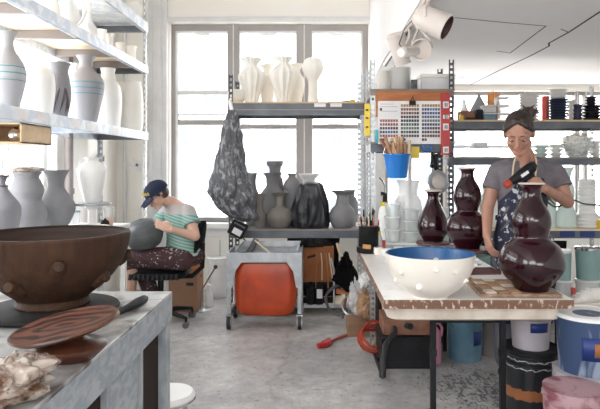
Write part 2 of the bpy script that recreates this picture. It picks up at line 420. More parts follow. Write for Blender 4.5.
def pot(name, px, d, z, prof, mat, label, cat, group=None, s=None, f=None, wall=.006, n=40, closed=False, dx=0, k=5, extra=None, mats=()):
    """prof in pixels of the photograph at depth d: (half width, height above the base)"""
    s = F/d; x = (px-CX)/s+dx
    b = B(mat, *mats)
    vessel(b, [(r/s, h/s) for r, h in prof], wall, n, f, k, closed)
    if extra: extra(b, s)
    o = b.done(name, loc=None); o.location = (x, d, z)
    return tag(o, label, cat, group)
SKY, EXPO = 9.5, 0.12
# ================================================================ THE ROOM
XL, XR, YB, YF, ZC, ZM, XM = -2.3, 3.4, 6.6, -3.0, 3.7, 2.32, .556
b = B('concrete'); b.box((XL-.25, YF-.2, -.2), (XR+.2, YB+.25, 0)); struct(b.done('floor'))
def wall_y(name, y0, y1, x0, x1, z0, z1, holes, mat='wall'):
    b = B(mat); xs = x0
    for (a, c, d, e) in holes:
        b.box((xs, y0, z0), (a, y1, z1)); b.box((a, y0, z0), (c, y1, d)); b.box((a, y0, e), (c, y1, z1)); xs = c
    b.box((xs, y0, z0), (x1, y1, z1)); return struct(b.done(name))
wall_y('wall_back', YB, YB+.25, XL-.25, XR+.2, 0, ZC, [(-1.70, .55, .76, 3.02), (.74, 1.32, .8, 2.25), (1.42, 3.3, .8, 2.25)])
wall_y('wall_front', YF-.2, YF, XL-.25, XR+.2, 0, ZC, [(-2.0, .4, 1.75, 3.4), (.7, 2.9, 1.3, 2.25)])
def wall_x(name, x0, x1, y0, y1, z0, z1, holes, mat='wall'):
    b = B(mat); ys = y0
    for (a, c, d, e) in holes:
        b.box((x0, ys, z0), (x1, a, z1)); b.box((x0, a, z0), (x1, c, d)); b.box((x0, a, e), (x1, c, z1)); ys = c
    b.box((x0, ys, z0), (x1, y1, z1)); return struct(b.done(name))
wall_x('wall_left', XL-.25, XL, YF, YB, 0, ZC, [(-2.4, -.2, 1.6, 3.2), (1.9, 5.1, .9, 2.95)], 'wall')
wall_x('wall_right', XR, XR+.2, YF, YB, 0, ZC, [], 'wall_white')
b = B('ceil'); b.box((XL-.25, YF-.2, ZC), (XM+.05, YB+.25, ZC+.1)); struct(b.done('ceiling'))
b = B('ceil'); b.box((XM+.0001, YF, ZM), (XR, YB, ZM+.08)); b.box((XM, YF, ZM-.0001), (XM+.05, YB, ZC)); mz = struct(b.done('ceiling'))
def seam(pts, w=.009):
    b = B('gap'); q = []
    for px, py in pts:
        s = (CY-py)/(ZM-H); q.append(V(((px-CX)/s, F/s, 0)))
    for a, c in zip(q, q[1:]):
        t = (c-a).normalized(); n = V((-t.y, t.x, 0))*w/2; a = a-t*w*.3; c = c+t*w*.3
        b.prism([(a+n)[:2], (a-n)[:2], (c-n)[:2], (c+n)[:2]], ZM-.0012, ZM+.002)
    return struct(b.done('ceiling_seam', mz))
seam([(468, 86), (498, 71), (530, 56), (549, 46), (549, 43), (569, 32), (604, 9)], .014)
seam([(450, 17), (500, 22), (546, 26), (510, 53), (497, 51)], .008); seam([(561, 29), (568, 32)], .008); seam([(452, 79), (465, 77)], .01)
# the windows of the back wall
def window(name, x0, x1, z0, z1, mulls, rails, fw=.075, y=YB+.08, glass=True):
    b = B('win_frame', 'win_light')
    b.box((x0, y, z0), (x0+fw, y+.07, z1)); b.box((x1-fw, y, z0), (x1, y+.07, z1)); b.box((x0+fw, y, z1-fw), (x1-fw, y+.069, z1)); b.box((x0+fw, y, z0), (x1-fw, y+.069, z0+fw*.7))
    for m, w in mulls: b.box((m-w/2, y-.02, z0+.001), (m+w/2, y+.068, z1-.001)); b.m = 1; b.box((m-.006, y-.024, z0), (m+.006, y-.02, z1)); b.m = 0
    for a, c, z, h, mi in rails: b.m = mi; b.box((a, y+.01, z-h/2), (c, y+.06, z+h/2))
    o = struct(b.done(name))
    if glass:
        g = B('glass_pane'); g.box((x0+fw*.5, y+.03, z0+.03), (x1-fw*.5, y+.036, z1-.03)); struct(g.done('window_pane', o))
    return o
w1 = window('window_1', -1.70, .55, .76, 3.02, [(-.99, .13), (-.18, .17)],
       [(-1.66, -1.05, 2.24, .05, 1), (-1.66, -1.05, 1.90, .06, 0), (-1.66, -1.05, 1.99, .02, 1), (-.93, -.26, 1.85, .05, 0), (-.1, .5, 1.85, .05, 0), (-.1, .5, 2.05, .03, 1)])
b = B('win_light')
for a, c in ((-1.64, -1.05), (-.925, -.265), (-.095, .475)):
    for x in (a, c): b.box((x-.012, YB+.07, .81), (x+.012, YB+.13, 2.94))
    b.box((a, YB+.07, 2.92), (c, YB+.13, 2.945)); b.box((a+(c-a)*.35, YB+.06, 2.895), (a+(c-a)*.65, YB+.08, 2.915))
struct(b.done('window_sash', w1))
window('window_2', .74, 1.32, .8, 2.25, [(1.03, .04)], [(.78, 1.28, 1.6, .03, 1)], .04)
window('window_3', 1.42, 3.3, .8, 2.25, [(2.34, .05), (2.94, .05), (3.04, .03)], [(1.45, 3.27, 1.62, .03, 1)], .04)
b = B('wall_white'); b.box((-1.76, YB-.10, .70), (.6, YB+.1, .76)); b.box((-1.74, YB-.02, .60), (.58, YB-.0002, .70)); struct(b.done('window_sill', w1, bevel=.006))
b = B('win_light'); b.box((-1.93, YB-.05, 0), (-1.72, YB-.0002, 3.3)); b.box((-1.88, YB-.07, 0), (-1.78, YB-.05, 3.3)); struct(b.done('trim_1', bevel=.006))
b = B('win_light'); b.box((-1.72, YB-.04, 3.02), (.58, YB-.0002, 3.08)); struct(b.done('trim_2', bevel=.006))
b = B('wall_white'); b.box((.555, YB-.03, 0), (.70, YB-.0002, ZM-.01)); struct(b.done('trim_3', bevel=.004))
# the window in the left wall, and the unseen ones behind the camera
def window_x(name, x, y0, y1, z0, z1, mulls, rails):
    b = B('win_light', 'win_frame'); fw = .06
    b.box((x, y0, z0), (x+.06, y0+fw, z1)); b.box((x, y1-fw, z0), (x+.06, y1, z1)); b.box((x, y0, z1-fw), (x+.06, y1, z1)); b.box((x, y0, z0), (x+.06, y1, z0+fw))
    for m in mulls: b.box((x, m-.035, z0), (x+.06, m+.035, z1))
    for z in rails: b.box((x+.01, y0, z-.02), (x+.05, y1, z+.02))
    return struct(b.done(name))
window_x('window_4', XL-.15, 1.9, 5.1, .9, 2.95, [2.7, 3.5, 4.3], [1.9])
# pipes on the walls
b = B('beam_taupe'); b.cyl((XL+.06, 5.2, 0), (XL+.06, 5.2, 2.9), .038); b.cyl((XL+.06, 5.2, 1.15), (XL+.06, 5.2, 1.2), .048)
tag(b.done('wall_pipe'), 'brown vertical pipe on the wall beside the bright side window', 'pipe')
b = B('win_light', 'grey_cable')
b.cyl((XL+.02, 6.05, .0), (XL+.02, 6.05, 1.8), .012); b.box((XL+.001, 6.0, 1.42), (XL+.05, 6.1, 1.52)); b.m = 1; b.box((XL+.05, 6.02, 1.44), (XL+.053, 6.05, 1.50)); b.box((XL+.05, 6.06, 1.44), (XL+.053, 6.08, 1.50))
tag(b.done('electrical_conduit'), 'thin white electrical conduit with a small socket box on the cream wall', 'conduit')
b = B('win_light'); b.cyl((-2.2, YB-.03, 0), (-2.2, YB-.03, 3.6), .02)
tag(b.done('heating_pipe'), 'white painted riser pipe in the cream corner of the room', 'pipe')
b = B('label_white', 'grey_cable'); q = A(137, 165, 6.50)
b.cbox(q, (.16, .004, .10), (0, .5, 0)); b.m = 1; b.cbox(q+V((0, -.004, 0)), (.03, .003, .03), (0, .5, 0))
tag(b.done('paper_note'), 'small tilted white paper note on the cream wall above the seated person', 'note')
# a strip of coloured clips hanging off the rack post near the cap
# the tower outside
b = B('facade'); b.box((-30, 0, -12), (8, 8, 30)); o = b.done('office_tower'); o.location = (0, 32, 0)
tag(o, 'pale office tower with a grid of bluish windows seen outside the big window', 'building')

# ================================================================ THE LEFT STORAGE RACK
rk = root('storage_rack', 'tall blue-grey steel storage rack with plywood decks along the cream wall', 'rack', (-1.97, 3.5, 0))
def kid(b, name, par, **k):
    o = b.done(name, par, **k); o.matrix_parent_inverse = Matrix.Translation(-V(par.location)) if par.rotation_euler.z == 0 else Matrix(); return o
xf, xr, y0, y1 = -1.73, -2.21, 1.3, 5.83
for x, sx in ((xf, -1), (xr, 1)):
    for y, sy in ((y1, -1), (y0, 1)):
        b = B('post_pale'); b.post(x, y, 0, 3.1, sx, sy, .04, .06); kid(b, 'post', rk)
for z0, z1, dm in ((1.66, 1.735, 'beam_light'), (2.317, 2.395, 'beam_light'), (2.73, 2.825, 'beam_light')):
    for x, t in ((xf+.004, .02), (xr-.02, .016)):
        b = B('beam_light'); b.box((x-t/2, y0, z0), (x+t/2, y1, z1)); b.box((x-t/2-.02*(1 if x > -2 else -1) , y0, z0), (x, y1, z0+.008)); kid(b, 'beam', rk)
for y in (5.80, 1.33): 
    for z in (1.66, 2.317, 2.73): b = B('beam_dark'); b.box((xr, y-.02, z), (xf-.01, y+.02, z+.06)); kid(b, 'cross_beam', rk)
for y in (2.15, 2.83, 3.5, 4.2, 4.9, 5.45): b = B('beam_taupe'); b.box((xr, y-.02, 2.317), (xf-.012, y+.02, 2.375)); kid(b, 'cross_beam', rk)
for y in (2.4, 3.5, 4.6): b = B('beam_light'); b.box((xr, y-.02, 1.66), (xf-.012, y+.02, 1.715)); kid(b, 'cross_beam', rk)
for z, m in ((1.735, 'beam_light'), (2.395, 'ply_pale'), (2.825, 'beam_light')):
    b = B(m)
    ys = [y0 + (y1-y0)*i/6 for i in range(7)]
    for a, c in zip(ys, ys[1:]): b.box((xr-.01, a+.002, z-.018), (xf-.01, c-.002, z))
    kid(b, 'shelf_board', rk)
for y in (3.35, 3.6, 4.1, 4.35, 4.9): b = B('label_white'); b.cbox((xf+.016, y, 1.70+random.uniform(-.01, .01)), (.002, .14, .05), (random.uniform(-.15, .15), 0, 0)); kid(b, 'masking_tape', rk)

ZL, ZU, ZT = 1.735, 2.395, 2.825
def dpx(px, x): return F*x/(px-CX)
# vases on the lower deck: (name, px, x, profile, material, label, lobes)
VW = 'vases on the lower deck of the tall rack'
MT['stripe_big'] = node_mat('stripe_big', banded((.33, .325, .335), [(.22, .30, (.34, .36, .38)), (.285, .292, (.08, .22, .22)), (.245, .252, (.08, .22, .22)), (.20, .206, (.10, .22, .24))], .55))
MT['stripe_small'] = node_mat('stripe_small', banded((.28, .272, .285), [(.24, .35, (.27, .27, .31)), (.34, .347, (.05, .26, .25)), (.295, .302, (.05, .26, .25)), (.25, .256, (.08, .2, .22))], .55))
flute = lambda n, a: (lambda t, z: 1+a*math.cos(n*t))
pot('striped_vase', 8, dpx(8, -1.97), ZL, [(9, 0), (11, 8), (16.5, 34), (15.5, 46), (8, 60), (5.6, 66), (5.6, 74), (8, 79), (8.5, 81)], 'stripe_big', 'large grey vase with blue-green bands at the near end of the rack\'s lower deck', 'vase')
pot('lidded_jar', 37, dpx(37, -1.99), ZL, [(11, 0), (14, 6), (17, 30), (15, 46), (10, 51), (7, 53), (2, 56)], 'white_cer', 'round white relief jar between the large banded vase and the leaf-patterned vase', 'jar', closed=True)
pot('fluted_beaker', 73, dpx(73, -2.1), ZL, [(5, 0), (6.5, 12), (8, 40), (9, 55), (12, 62)], 'white_cer', 'white flaring beaker half hidden behind the small banded vase', 'beaker', f=flute(14, .05))
def leaves(b, s):
    b.m = 1
    for k in range(9):
        t = -pi/2 + (k-4)*.28; p = []
        for i in range(7):
            u = i/6; r = (9.2+2.3*sin(pi*min(1, u*1.3)))/s
            tt = t+.35*sin(u*3+k); p.append((r*cos(tt), r*sin(tt), (8+u*38)/s))
        b.tube(p, [.0015, .006, .009, .009, .007, .004, .001], 6)
pot('leaf_vase', 59, dpx(59, -1.95), ZL, [(7, 0), (9, 8), (11.5, 26), (10, 42), (8.5, 50), (11, 58)], 'grey_clay_pale', 'pale grey vase with dark leaf strokes beside the small banded vase', 'vase', extra=leaves, mats=('lid_plum',))
pot('striped_vase', 86, dpx(86, -1.92), ZL, [(9.5, 0), (11.5, 8), (17.3, 36), (16, 46), (9, 54), (6.4, 58), (6.6, 64), (9.5, 69)], 'stripe_small', 'smaller plum-grey vase with blue-green bands in the middle of the lower deck', 'vase')
pot('bottle_vase', 108, dpx(108, -1.95), ZL, [(10, 0), (12, 6), (13.5, 28), (12, 42), (7.5, 50), (6.5, 56), (7.5, 61)], 'white_cer', 'white bottle vase with a short neck next to the smaller banded vase', 'vase')
pot('bottle_vase', 121, dpx(121, -2.0), ZL, [(7, 0), (8, 6), (8, 36), (5.5, 44), (5, 48), (6, 50)], 'bisque', 'narrow cream bottle half hidden behind the white barrel vase at the rack end', 'vase')
pot('barrel_vase', 132, dpx(132, -1.83), ZL, [(9, 0), (10.5, 6), (11, 26), (10, 42), (8.5, 48), (8.8, 50)], 'bisque', 'plain cream barrel-shaped vase at the window end of the lower deck', 'vase')
# upper deck
pot('bud_vase', 50, dpx(50, -1.97), ZU, [(6, 0), (9, 12), (9, 24), (4, 34), (5, 46)], 'bisque', 'squat cream vase nearest the viewer on the upper deck', 'vase')
def handle(px0, px1, h0, h1, r=1.6):
    def g(b, s): b.tube([(px0/s, 0, h0/s), (px1*.8/s, 0, (h0*.8+h1*.2)/s), (px1/s, 0, (h0+h1)/2/s), (px1*.8/s, 0, (h0*.2+h1*.8)/s), (px0/s, 0, h1/s)], r/s, 8)
    return g
pot('pitcher', 67, dpx(67, -1.95), ZU, [(8, 0), (11, 12), (11, 26), (6, 38), (6.5, 48), (8, 52)], 'white_cer', 'white pitcher with a large loop handle on the upper deck', 'pitcher', extra=handle(9, 19, 10, 42))
pot('bottle_vase', 87, dpx(87, -1.93), ZU, [(8, 0), (10.5, 8), (10.5, 16), (5, 25), (4.4, 36), (6, 43)], 'white_cer', 'white long-necked bottle vase on the upper deck beside the pitcher', 'vase')
for px, x, w, h, lab in ((102, -1.95, 4.5, 25, 'slim white cup nearest the long-necked bottle on the upper deck'), (109, -1.93, 4, 23, 'second small white cup from the long-necked bottle on the upper deck'),
                         (120, -1.92, 5, 19, 'white cup with a wider mouth, third from the long-necked bottle'), (131, -1.83, 5, 17, 'short cream cup at the window end of the upper deck')):
    pot('small_cup', px, dpx(px, x), ZU, [(w*.7, 0), (w*.95, h*.3), (w*.9, h*.7), (w*1.1, h)], 'bisque', lab, 'cup', 'small cups on the upper deck', wall=.004)
pot('storage_jar', 134, dpx(134, -1.85), ZT, [(6, 0), (9, 5), (9.5, 14), (7, 20), (7.5, 23)], 'bisque', 'round cream jar on the topmost deck of the tall rack', 'jar')
# crate hanging under the deck, with a shiny pot in it
b = B('ply'); X0, X1, Y0, Y1, Z0, Z1 = -2.12, -1.75, 3.42, 3.80, 1.535, 1.655
b.box((X0, Y0, Z0), (X1, Y1, Z0+.008)); b.box((X0, Y0, Z1-.008), (X1, Y1, Z1)); b.box((X1-.01, Y0, Z0), (X1, Y1, Z1)); b.box((X0, Y0, Z0), (X0+.01, Y1, Z1)); b.box((X0, Y1-.01, Z0), (X1, Y1, Z1))
tag(b.done('wooden_crate'), 'open plywood crate tucked under the lower deck of the rack', 'crate')
b = B('chrome', 'black_plastic'); vessel(b, [(.02, 0), (.042, .02), (.046, .05), (.03, .075), (.02, .08)], closed=True); b.m = 1; b.cyl((0, 0, .08), (0, 0, .09), .012)
o = b.done('sugar_pot'); o.location = (-1.835, 3.52, Z0+.008); tag(o, 'shiny metal pot with a black knob inside the plywood crate', 'pot')
b = B('blind')
for i in range(8): b.cbox((XL+.03, 3.80+i*.075, 1.32), (.004, .06, .80), (0, 0, .35))
b.box((XL+.01, 3.76, 1.72), (XL+.05, 4.38, 1.75))
tag(b.done('vertical_blind'), 'white vertical slat blind hanging at the side window behind the grey vases', 'blind')

# ================================================================ WHITE SIDE TABLE WITH GREY VASES
t = root('side_table', 'white side table by the side window carrying grey vases', 'table', (-1.9, 4.0, 0))
b = B('wall_white'); b.box((-2.28, 3.45, .915), (-1.50, 4.62, .95)); kid(b, 'table_top', t, bevel=.004)
for x in (-2.24, -1.56):
    for y in (3.5, 4.55): b = B('wall_white'); b.box((x, y, 0), (x+.04, y+.04, .915)); kid(b, 'leg', t)
ZS = .95
x, d, s = on(27, 233, ZS)
pot('gourd_vase', 27, d-.0, ZS, [(10, 0), (15, 5), (18.5, 17), (17, 26), (13.6, 33), (15, 38), (15.6, 44), (12.5, 53), (11, 56), (13.5, 60), (13.5, 61)], 'grey_clay_pale', 'unfired grey gourd vase wrapped with a lid of plastic beside the flared grey vase', 'vase')
pot('flared_vase', 56, F/138, ZS, [(8, 0), (13, 5), (18, 18), (17, 26), (10.5, 36), (8, 42), (8.5, 50), (11.5, 56), (13.5, 58)], 'grey_clay_pale', 'unfired grey vase with a wide flared mouth nearest the brown pipe', 'vase')
x_, d_, s_ = on(0, 240, ZS)
pot('collared_vase', 2, d_, ZS, [(10, 0), (14, 6), (17.5, 26), (16, 36), (8, 47), (4.5, 54), (3.5, 58), (5.5, 64)], 'grey_clay_pale', 'grey round-bellied vase with a dark collar cut by the edge of the picture', 'vase',
    extra=lambda b, s: (setattr(b, 'm', 1), b.tube([(4.6/s*cos(a*pi/10), 4.6/s*sin(a*pi/10), 54/s) for a in range(20)], 1.1/s, 6, closed=True), b.tube([(5.8/s*cos(a*pi/10), 5.8/s*sin(a*pi/10), 64/s) for a in range(20)], 1.0/s, 6, closed=True)), mats=('lid_plum',))
b = B('bag_clear'); 
b.lathe([(.085, 0), (.10, .006), (.11, .02), (.09, .03), (.05, .036), (.01, .036)], 30, f=lambda a, z: 1+.10*noise.noise(V((cos(a)*3, sin(a)*3, z*60))))
gx, gd = (27-CX)/F*d, d
o = b.done('plastic_wrap'); o.location = (gx, gd, ZS+61/(F/d)+.001); tag(o, 'crumpled plastic wrap lying over the mouth of the grey gourd vase', 'wrap')
# banding wheel and white vase
wd = F/133
wh = root('banding_wheel', 'white banding wheel on the side table under the tall white vase', 'banding wheel', ((92-CX)*wd/F, wd, ZS))
b = B('white_cer'); b.lathe([(.10, 0), (.10, .012), (.03, .02), (.028, .12), (.05, .14), (.0501, .15)], 32); b.done('base', wh)
b = B('galv'); b.lathe([(.03, .15), (.13, .155), (.135, .163), (.135, .172), (.13, .176)], 36); b.done('wheel_head', wh)
pot('shouldered_vase', 92, wd, ZS+.176, [(7, 0), (8, 3), (12.5, 20), (14, 32), (11, 38), (6.5, 41), (6.5, 43), (8, 45)], 'white_cer', 'white shouldered vase with small ears on the banding wheel', 'vase',
    extra=lambda b, s: [b.tube([(sx*8/s, 0, 38/s), (sx*13/s, 0, 41/s), (sx*15/s, 0, 35/s), (sx*13/s, 0, 30/s)], 1.2/s, 6) for sx in (-1, 1)])
b = B('clear', 'orange_liquid'); vessel(b, [(.028, 0), (.042, .14)], .003, 24, k=1, solid_from=.004); b.m = 1; b.lathe([(.024, .004), (.031, .065)], 24)
o = b.done('plastic_cup'); o.location = ((109-CX)/133, F/133, ZS); tag(o, 'clear plastic cup of orange liquid on the side table', 'cup')
b = B('black_plastic'); b.sph((0, 0, .03), (.032, .032, .03)); b.cyl((0, 0, .055), (0, 0, .068), .008)
o = b.done('sponge_ball'); o.location = ((114.5-CX)/131, F/137, ZS); tag(o, 'small black ball-shaped tool lying beside the cup of orange liquid', 'tool')
b = B('clear_white', 'steel_blue_pail'); vessel(b, [(.04, 0), (.045, .09)], .004, 24, k=1); b.m = 1; b.lathe([(.047, .09), (.047, .10)], 24)
o = b.done('plastic_tub'); o.location = ((74-CX)/128, F/128, ZS); tag(o, 'small cloudy tub with a blue-grey lid beside the banding wheel', 'tub')
b = B('white_cer'); vessel(b, [(.05, 0), (.075, .03), (.08, .045)], .006, 30)
o = b.done('white_dish'); o.location = ((97-CX)/147, F/147, ZS); tag(o, 'shallow white dish on the side table in front of the banding wheel', 'dish')

# ================================================================ STEEL WORK TABLE, NEAR
st = root('steel_table', 'worn steel work table with chipped blue-grey apron in front', 'table', (-1.1, 1.5, 0))
x0, x1, y0, y1, zt = -1.62, -.59, .55, 2.33, .90
b = B('steel_top'); b.box((x0, y0, zt-.012), (x1, y1, zt)); kid(b, 'table_top', st, bevel=.003)
b = B('steel_paint'); b.box((x1-.012, y0, zt-.115), (x1+.0, y1, zt-.012)); b.box((x0, y1-.012, zt-.115), (x1-.012, y1, zt-.012)); b.box((x0, y0, zt-.115), (x0+.012, y1-.012, zt-.012)); b.box((x0+.012, y0, zt-.115), (x1-.012, y0+.012, zt-.012)); kid(b, 'apron', st, bevel=.002)
for x in (x1-.05, x0+.012):
    for y in (y1-.065, y0+.012):
        b = B('steel_leg'); sx = 1 if x < -1 else -1
        xa = x if sx == 1 else x+.046
        b.box((min(xa, xa+sx*.045), y, 0), (max(xa, xa+sx*.045), y+.045, zt-.115)) ; kid(b, 'leg', st, bevel=.002)
b = B('steel_leg'); b.box((x1-.035, y1-.36, 0), (x1-.015, y1-.335, zt-.115)); b.box((x1-.035, 1.66, 0), (x1-.015, 1.685, zt-.115)); kid(b, 'stile', st)
b = B('steel_paint'); b.box((x1-.032, 1.685, .08), (x1-.020, 1.95, zt-.115)); kid(b, 'side_panel', st)
b = B('brown_panel'); b.box((x1-.045, 1.1, .06), (x1-.037, y1-.07, zt-.12)); b.box((x0+.05, 1.09, .06), (x1-.045, 1.1, zt-.12)); b.box((x0+.05, y1-.09, .06), (x1-.1, y1-.08, zt-.12)); kid(b, 'back_panel', st)

# dark banding bat and the big brown bowl
BX, BY = (53-CX)/288, F/288
b = B('bat_dark'); b.lathe([(.20, .0), (.218, .004), (.222, .012), (.218, .018), (.21, .02)], 64)
o = b.done('wheel_bat'); o.location = (BX+.005, BY-.02, zt); tag(o, 'dark round wheel bat on the steel table under the big brown bowl', 'bat')
b = B('clay_brown', 'clay_brown_in'); s = 288
P = [(34, 0), (35, 2), (33.5, 7), (36, 10), (52, 23), (64, 38), (71, 54), (73.5, 66), (74, 70), (73, 72)]
vessel(b, [(r/s, z/s) for r, z in P], .012, 72, inner=1)
o = b.done('footed_bowl'); o.location = (BX, BY, zt+.02); bw = o
tag(o, 'huge dark brown ribbed clay bowl with round knobs on the steel table', 'bowl')
def knob(par, ang, z, r, size, mat):
    k = B(mat); R = Matrix.Rotation(ang, 4, 'Z') @ Matrix.Translation((r, 0, z)) @ Matrix.Rotation(pi/2-.25, 4, 'Y')
    R3 = R.to_3x3(); c = R.translation
    k.lathe([(size*1.25, -.02), (size*1.0, -.002), (size*.72, size*.35), (size*.78, size*.8), (size*.62, size*1.15), (size*.2, size*1.25)], 16, c=c, rot=R3)
    return k.done('knob', par)
for ang, hz in ((-100, 28), (-146, 36), (-62, 47), (-18, 30), (18, 45), (60, 30), (100, 45), (145, 32), (188, 48)):
    # radius of the wall at that height
    pr = spline([(r/s, z/s) for r, z in P], 5); z = hz/s; r = min(pr, key=lambda q: abs(q[1]-z))[0]
    knob(o, radians(ang), z, r-.003, .026, 'clay_brown')
# terracotta plate leaning on a small disc
s2 = 385; lx, ly = (70-CX)/s2, F/s2
b = B('terracotta'); b.lathe([(.060, 0), (.068, .008), (.080, .020), (.087, .028), (.088, .034), (.082, .038), (.055, .042), (.035, .050), (.03, .056)], 48)
o = b.done('plate_stand'); o.location = (lx-.0, ly+.01, zt); tag(o, 'small red-brown clay stand under the tilted carved plate', 'stand')
b = B('terracotta', 'swirl'); b.lathe([(.03, -.008), (.10, -.006), (.128, .002), (.137, .010), (.135, .014), (.128, .014)], 64, cap1=False); b.m = 1; b.lathe([(.128, .014), (.118, .011), (.06, .010), (.002, .010)], 64, cap0=False)
o = b.done('carved_plate'); o.location = ((62-CX)/s2, ly+.02, zt+.072); o.rotation_euler = (radians(5), radians(-9.5), 0)
tag(o, 'red-brown carved plate with swirling pattern tilted on its small stand', 'plate')
# trimming knife
kn = root('fettling_knife', 'trimming knife with a black handle and brass collar lying by the brown bowl', 'knife', (-.68, 2.0, zt+.001))
p0, p1, p2 = on(147, 299, zt+.012), on(117, 314, zt+.012), on(96, 326, zt+.006)
def L(p, z): return V((p[0]+.68, p[1]-2.0, z))
b = B('black_plastic'); a0, a1 = L(p0, .016), L(p1, .013); b.tube([a0, a0.lerp(a1, .1), a0.lerp(a1, .35), a0.lerp(a1, .7), a1], [.006, .015, .017, .012, .010], 10); b.done('handle', kn)
b = B('brass'); a2 = a1.lerp(L(p2, .01), .35); b.tube([a1, a1.lerp(a2, .5), a2], [.011, .012, .008], 10); b.done('collar', kn)
b = B('bat_dark'); e = L(p2, .004); t_ = (e-a2).normalized(); n_ = V((-t_.y, t_.x, 0)); b.prism([(a2+n_*.008)[:2], (a2-n_*.012)[:2], (e-n_*.016)[:2], (e+t_*.03)[:2], (e+n_*.004)[:2]], .004, .006); b.done('blade', kn)
# crumpled plastic bag
def crumple(name, c, r, mat, label, cat, seed=0, amp=.3, fr=2.6, n=64, zmin=0, group=None, fold=1.0):
    b = B(mat); rs = []
    for i in range(n//2+1):
        t = pi*(.01+.98*i/(n//2)); ring = []
        for j in range(n):
            a = 2*pi*j/n; dvec = V((sin(t)*cos(a), sin(t)*sin(a), -cos(t)))
            q = dvec*fr+V((seed*7.1, seed*3.3, 0)); w = V((noise.noise(q*.7), noise.noise(q*.7+V((9, 2, 4))), noise.noise(q*.7+V((3, 7, 1)))))*fold
            f = 1+amp*(abs(noise.noise(q+w))*2-.5)+amp*.4*(abs(noise.noise((q+w)*2.7))*2-.5)
            p = V((dvec.x*r[0]*f, dvec.y*r[1]*f, r[2]+dvec.z*r[2]*f)); p.z = max(p.z, zmin+.001*j/n); ring.append(p)
        rs.append(ring)
    b.rings(rs); o = b.done(name, smooth=50); o.location = c; return tag(o, label, cat, group)
bx, by, bs = on(14, 397, zt)
crumple('plastic_bag', (bx, by-.02, zt+.001), (.085, .09, .045), 'bag_clear', 'crumpled clear plastic bag with brown clay on the corner of the steel table', 'bag', 3, .34, 1.5, 120)
# stool
sx_, sy_ = (165-CX)/232, F/236
so = root('round_stool', 'small round stool with a worn white seat beside the steel table leg', 'stool', (-.66, 2.52, 0))
b = B('white_cer', 'chrome'); b.lathe([(.10, .385), (.118, .39), (.120, .41), (.108, .424), (.02, .428)], 40); b.m = 1; b.lathe([(.1205, .392), (.123, .397), (.1205, .402)], 40, cap0=False, cap1=False); b.done('seat', so)
for k in range(4):
    a = pi/4+k*pi/2; b = B('chrome'); b.tube([(.08*cos(a), .08*sin(a), .388), (.14*cos(a), .14*sin(a), .0)], .010, 8); b.done('leg', so)
# ================================================================ RACK IN FRONT OF THE WINDOW
RX0, RX1, RY0, RY1 = -.868, .425, 5.55, 6.0
r2 = root('window_rack', 'slotted steel rack in front of the window with a grey cart parked under it', 'rack', (-.22, 5.78, 0))
for x, sx, h in ((RX0, 1, 2.27), (RX1, -1, 2.28)):
    for y, sy in ((RY0, 1), (RY1, -1)):
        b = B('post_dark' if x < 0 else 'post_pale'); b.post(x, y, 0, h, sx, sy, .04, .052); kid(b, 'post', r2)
def deck(par, x0, x1, y0, y1, zt, h, mb, md, t=.014):
    b = B(mb); b.box((x0, y0-.004, zt-h), (x1, y0+.012, zt-t)); kid(b, 'beam', par)
    b = B(mb); b.box((x0, y1-.012, zt-h), (x1, y1+.004, zt-t)); kid(b, 'beam', par)
    for x in (x0, x1-.02): b = B(mb); b.box((x, y0+.013, zt-h), (x+.02, y1-.013, zt-t)); kid(b, 'cross_beam', par)
    b = B(md); b.box((x0-.005, y0-.015, zt-t), (x1+.005, y1+.01, zt)); kid(b, 'shelf_board', par)
deck(r2, RX0, RX1, RY0, RY1, 2.01, .125, 'beam_dark', 'ply'); deck(r2, RX0, RX1, RY0, RY1, .80, .085, 'beam_dark', 'beam_taupe'); deck(r2, RX0, RX1, RY0, RY1, .10, .05, 'post_pale', 'ply_pale')
b = B('beam_taupe'); b.box((RX0, RY0-.007, 1.93), (RX1, RY0-.004, 1.94)); kid(b, 'seam_strip', r2)
for px in (320, 336): 
    b = B('label_white'); q = A(px, 104.5, RY0-.006); b.cbox(q, (.11, .002, .045)); kid(b, 'label_card', r2)
def A2(px, d, z): return ((px-CX)*d/F, d, z)
ZA = 2.01; G1 = 'white vases on the top deck of the window rack'
fl = flute(12, .085)
pot('fluted_vase', 252, 5.72, ZA, [(7, 0), (6.5, 4), (9, 14), (12.5, 24), (12, 30), (6.3, 36), (5.8, 40), (10, 45)], 'bisque', 'white fluted vase with a flared top nearest the dark slotted post', 'vase', f=fl)
pot('trumpet_vase', 267, 5.86, ZA, [(6, 0), (6, 6), (8, 18), (7.5, 26), (4.5, 32), (4.5, 36), (8, 40)], 'bisque', 'smaller plain white vase standing between the two fluted ones', 'vase')
pot('fluted_vase', 283.5, 5.72, ZA, [(7, 0), (6.5, 4), (9.5, 15), (13, 25), (12.2, 32), (6, 38), (5.6, 42), (9.5, 46)], 'bisque', 'white fluted vase in the middle of the top deck, taller of the two fluted', 'vase', f=fl)
pot('trumpet_vase', 296, 5.86, ZA, [(6, 0), (6, 6), (8.5, 18), (8, 26), (4.5, 32), (4.5, 36), (8, 41)], 'bisque', 'plain white vase half hidden between the taller fluted vase and the ball-topped one', 'vase')
pot('ball_top_vase', 313, 5.72, ZA, [(6, 0), (5.2, 4), (4.4, 14), (4.8, 23), (7, 27), (10, 33), (10.3, 38), (8, 44), (4, 46), (3, 45.5)], 'bisque', 'white vase with a thin stem swelling into a ball at the top', 'vase', f=flute(10, .03))
pot('round_bowl', 236.5, 5.72, ZA, [(4, 0), (8, 4), (9.5, 9), (7.5, 13), (6.5, 14)], 'bisque', 'low round white pot at the post end of the top deck', 'pot')
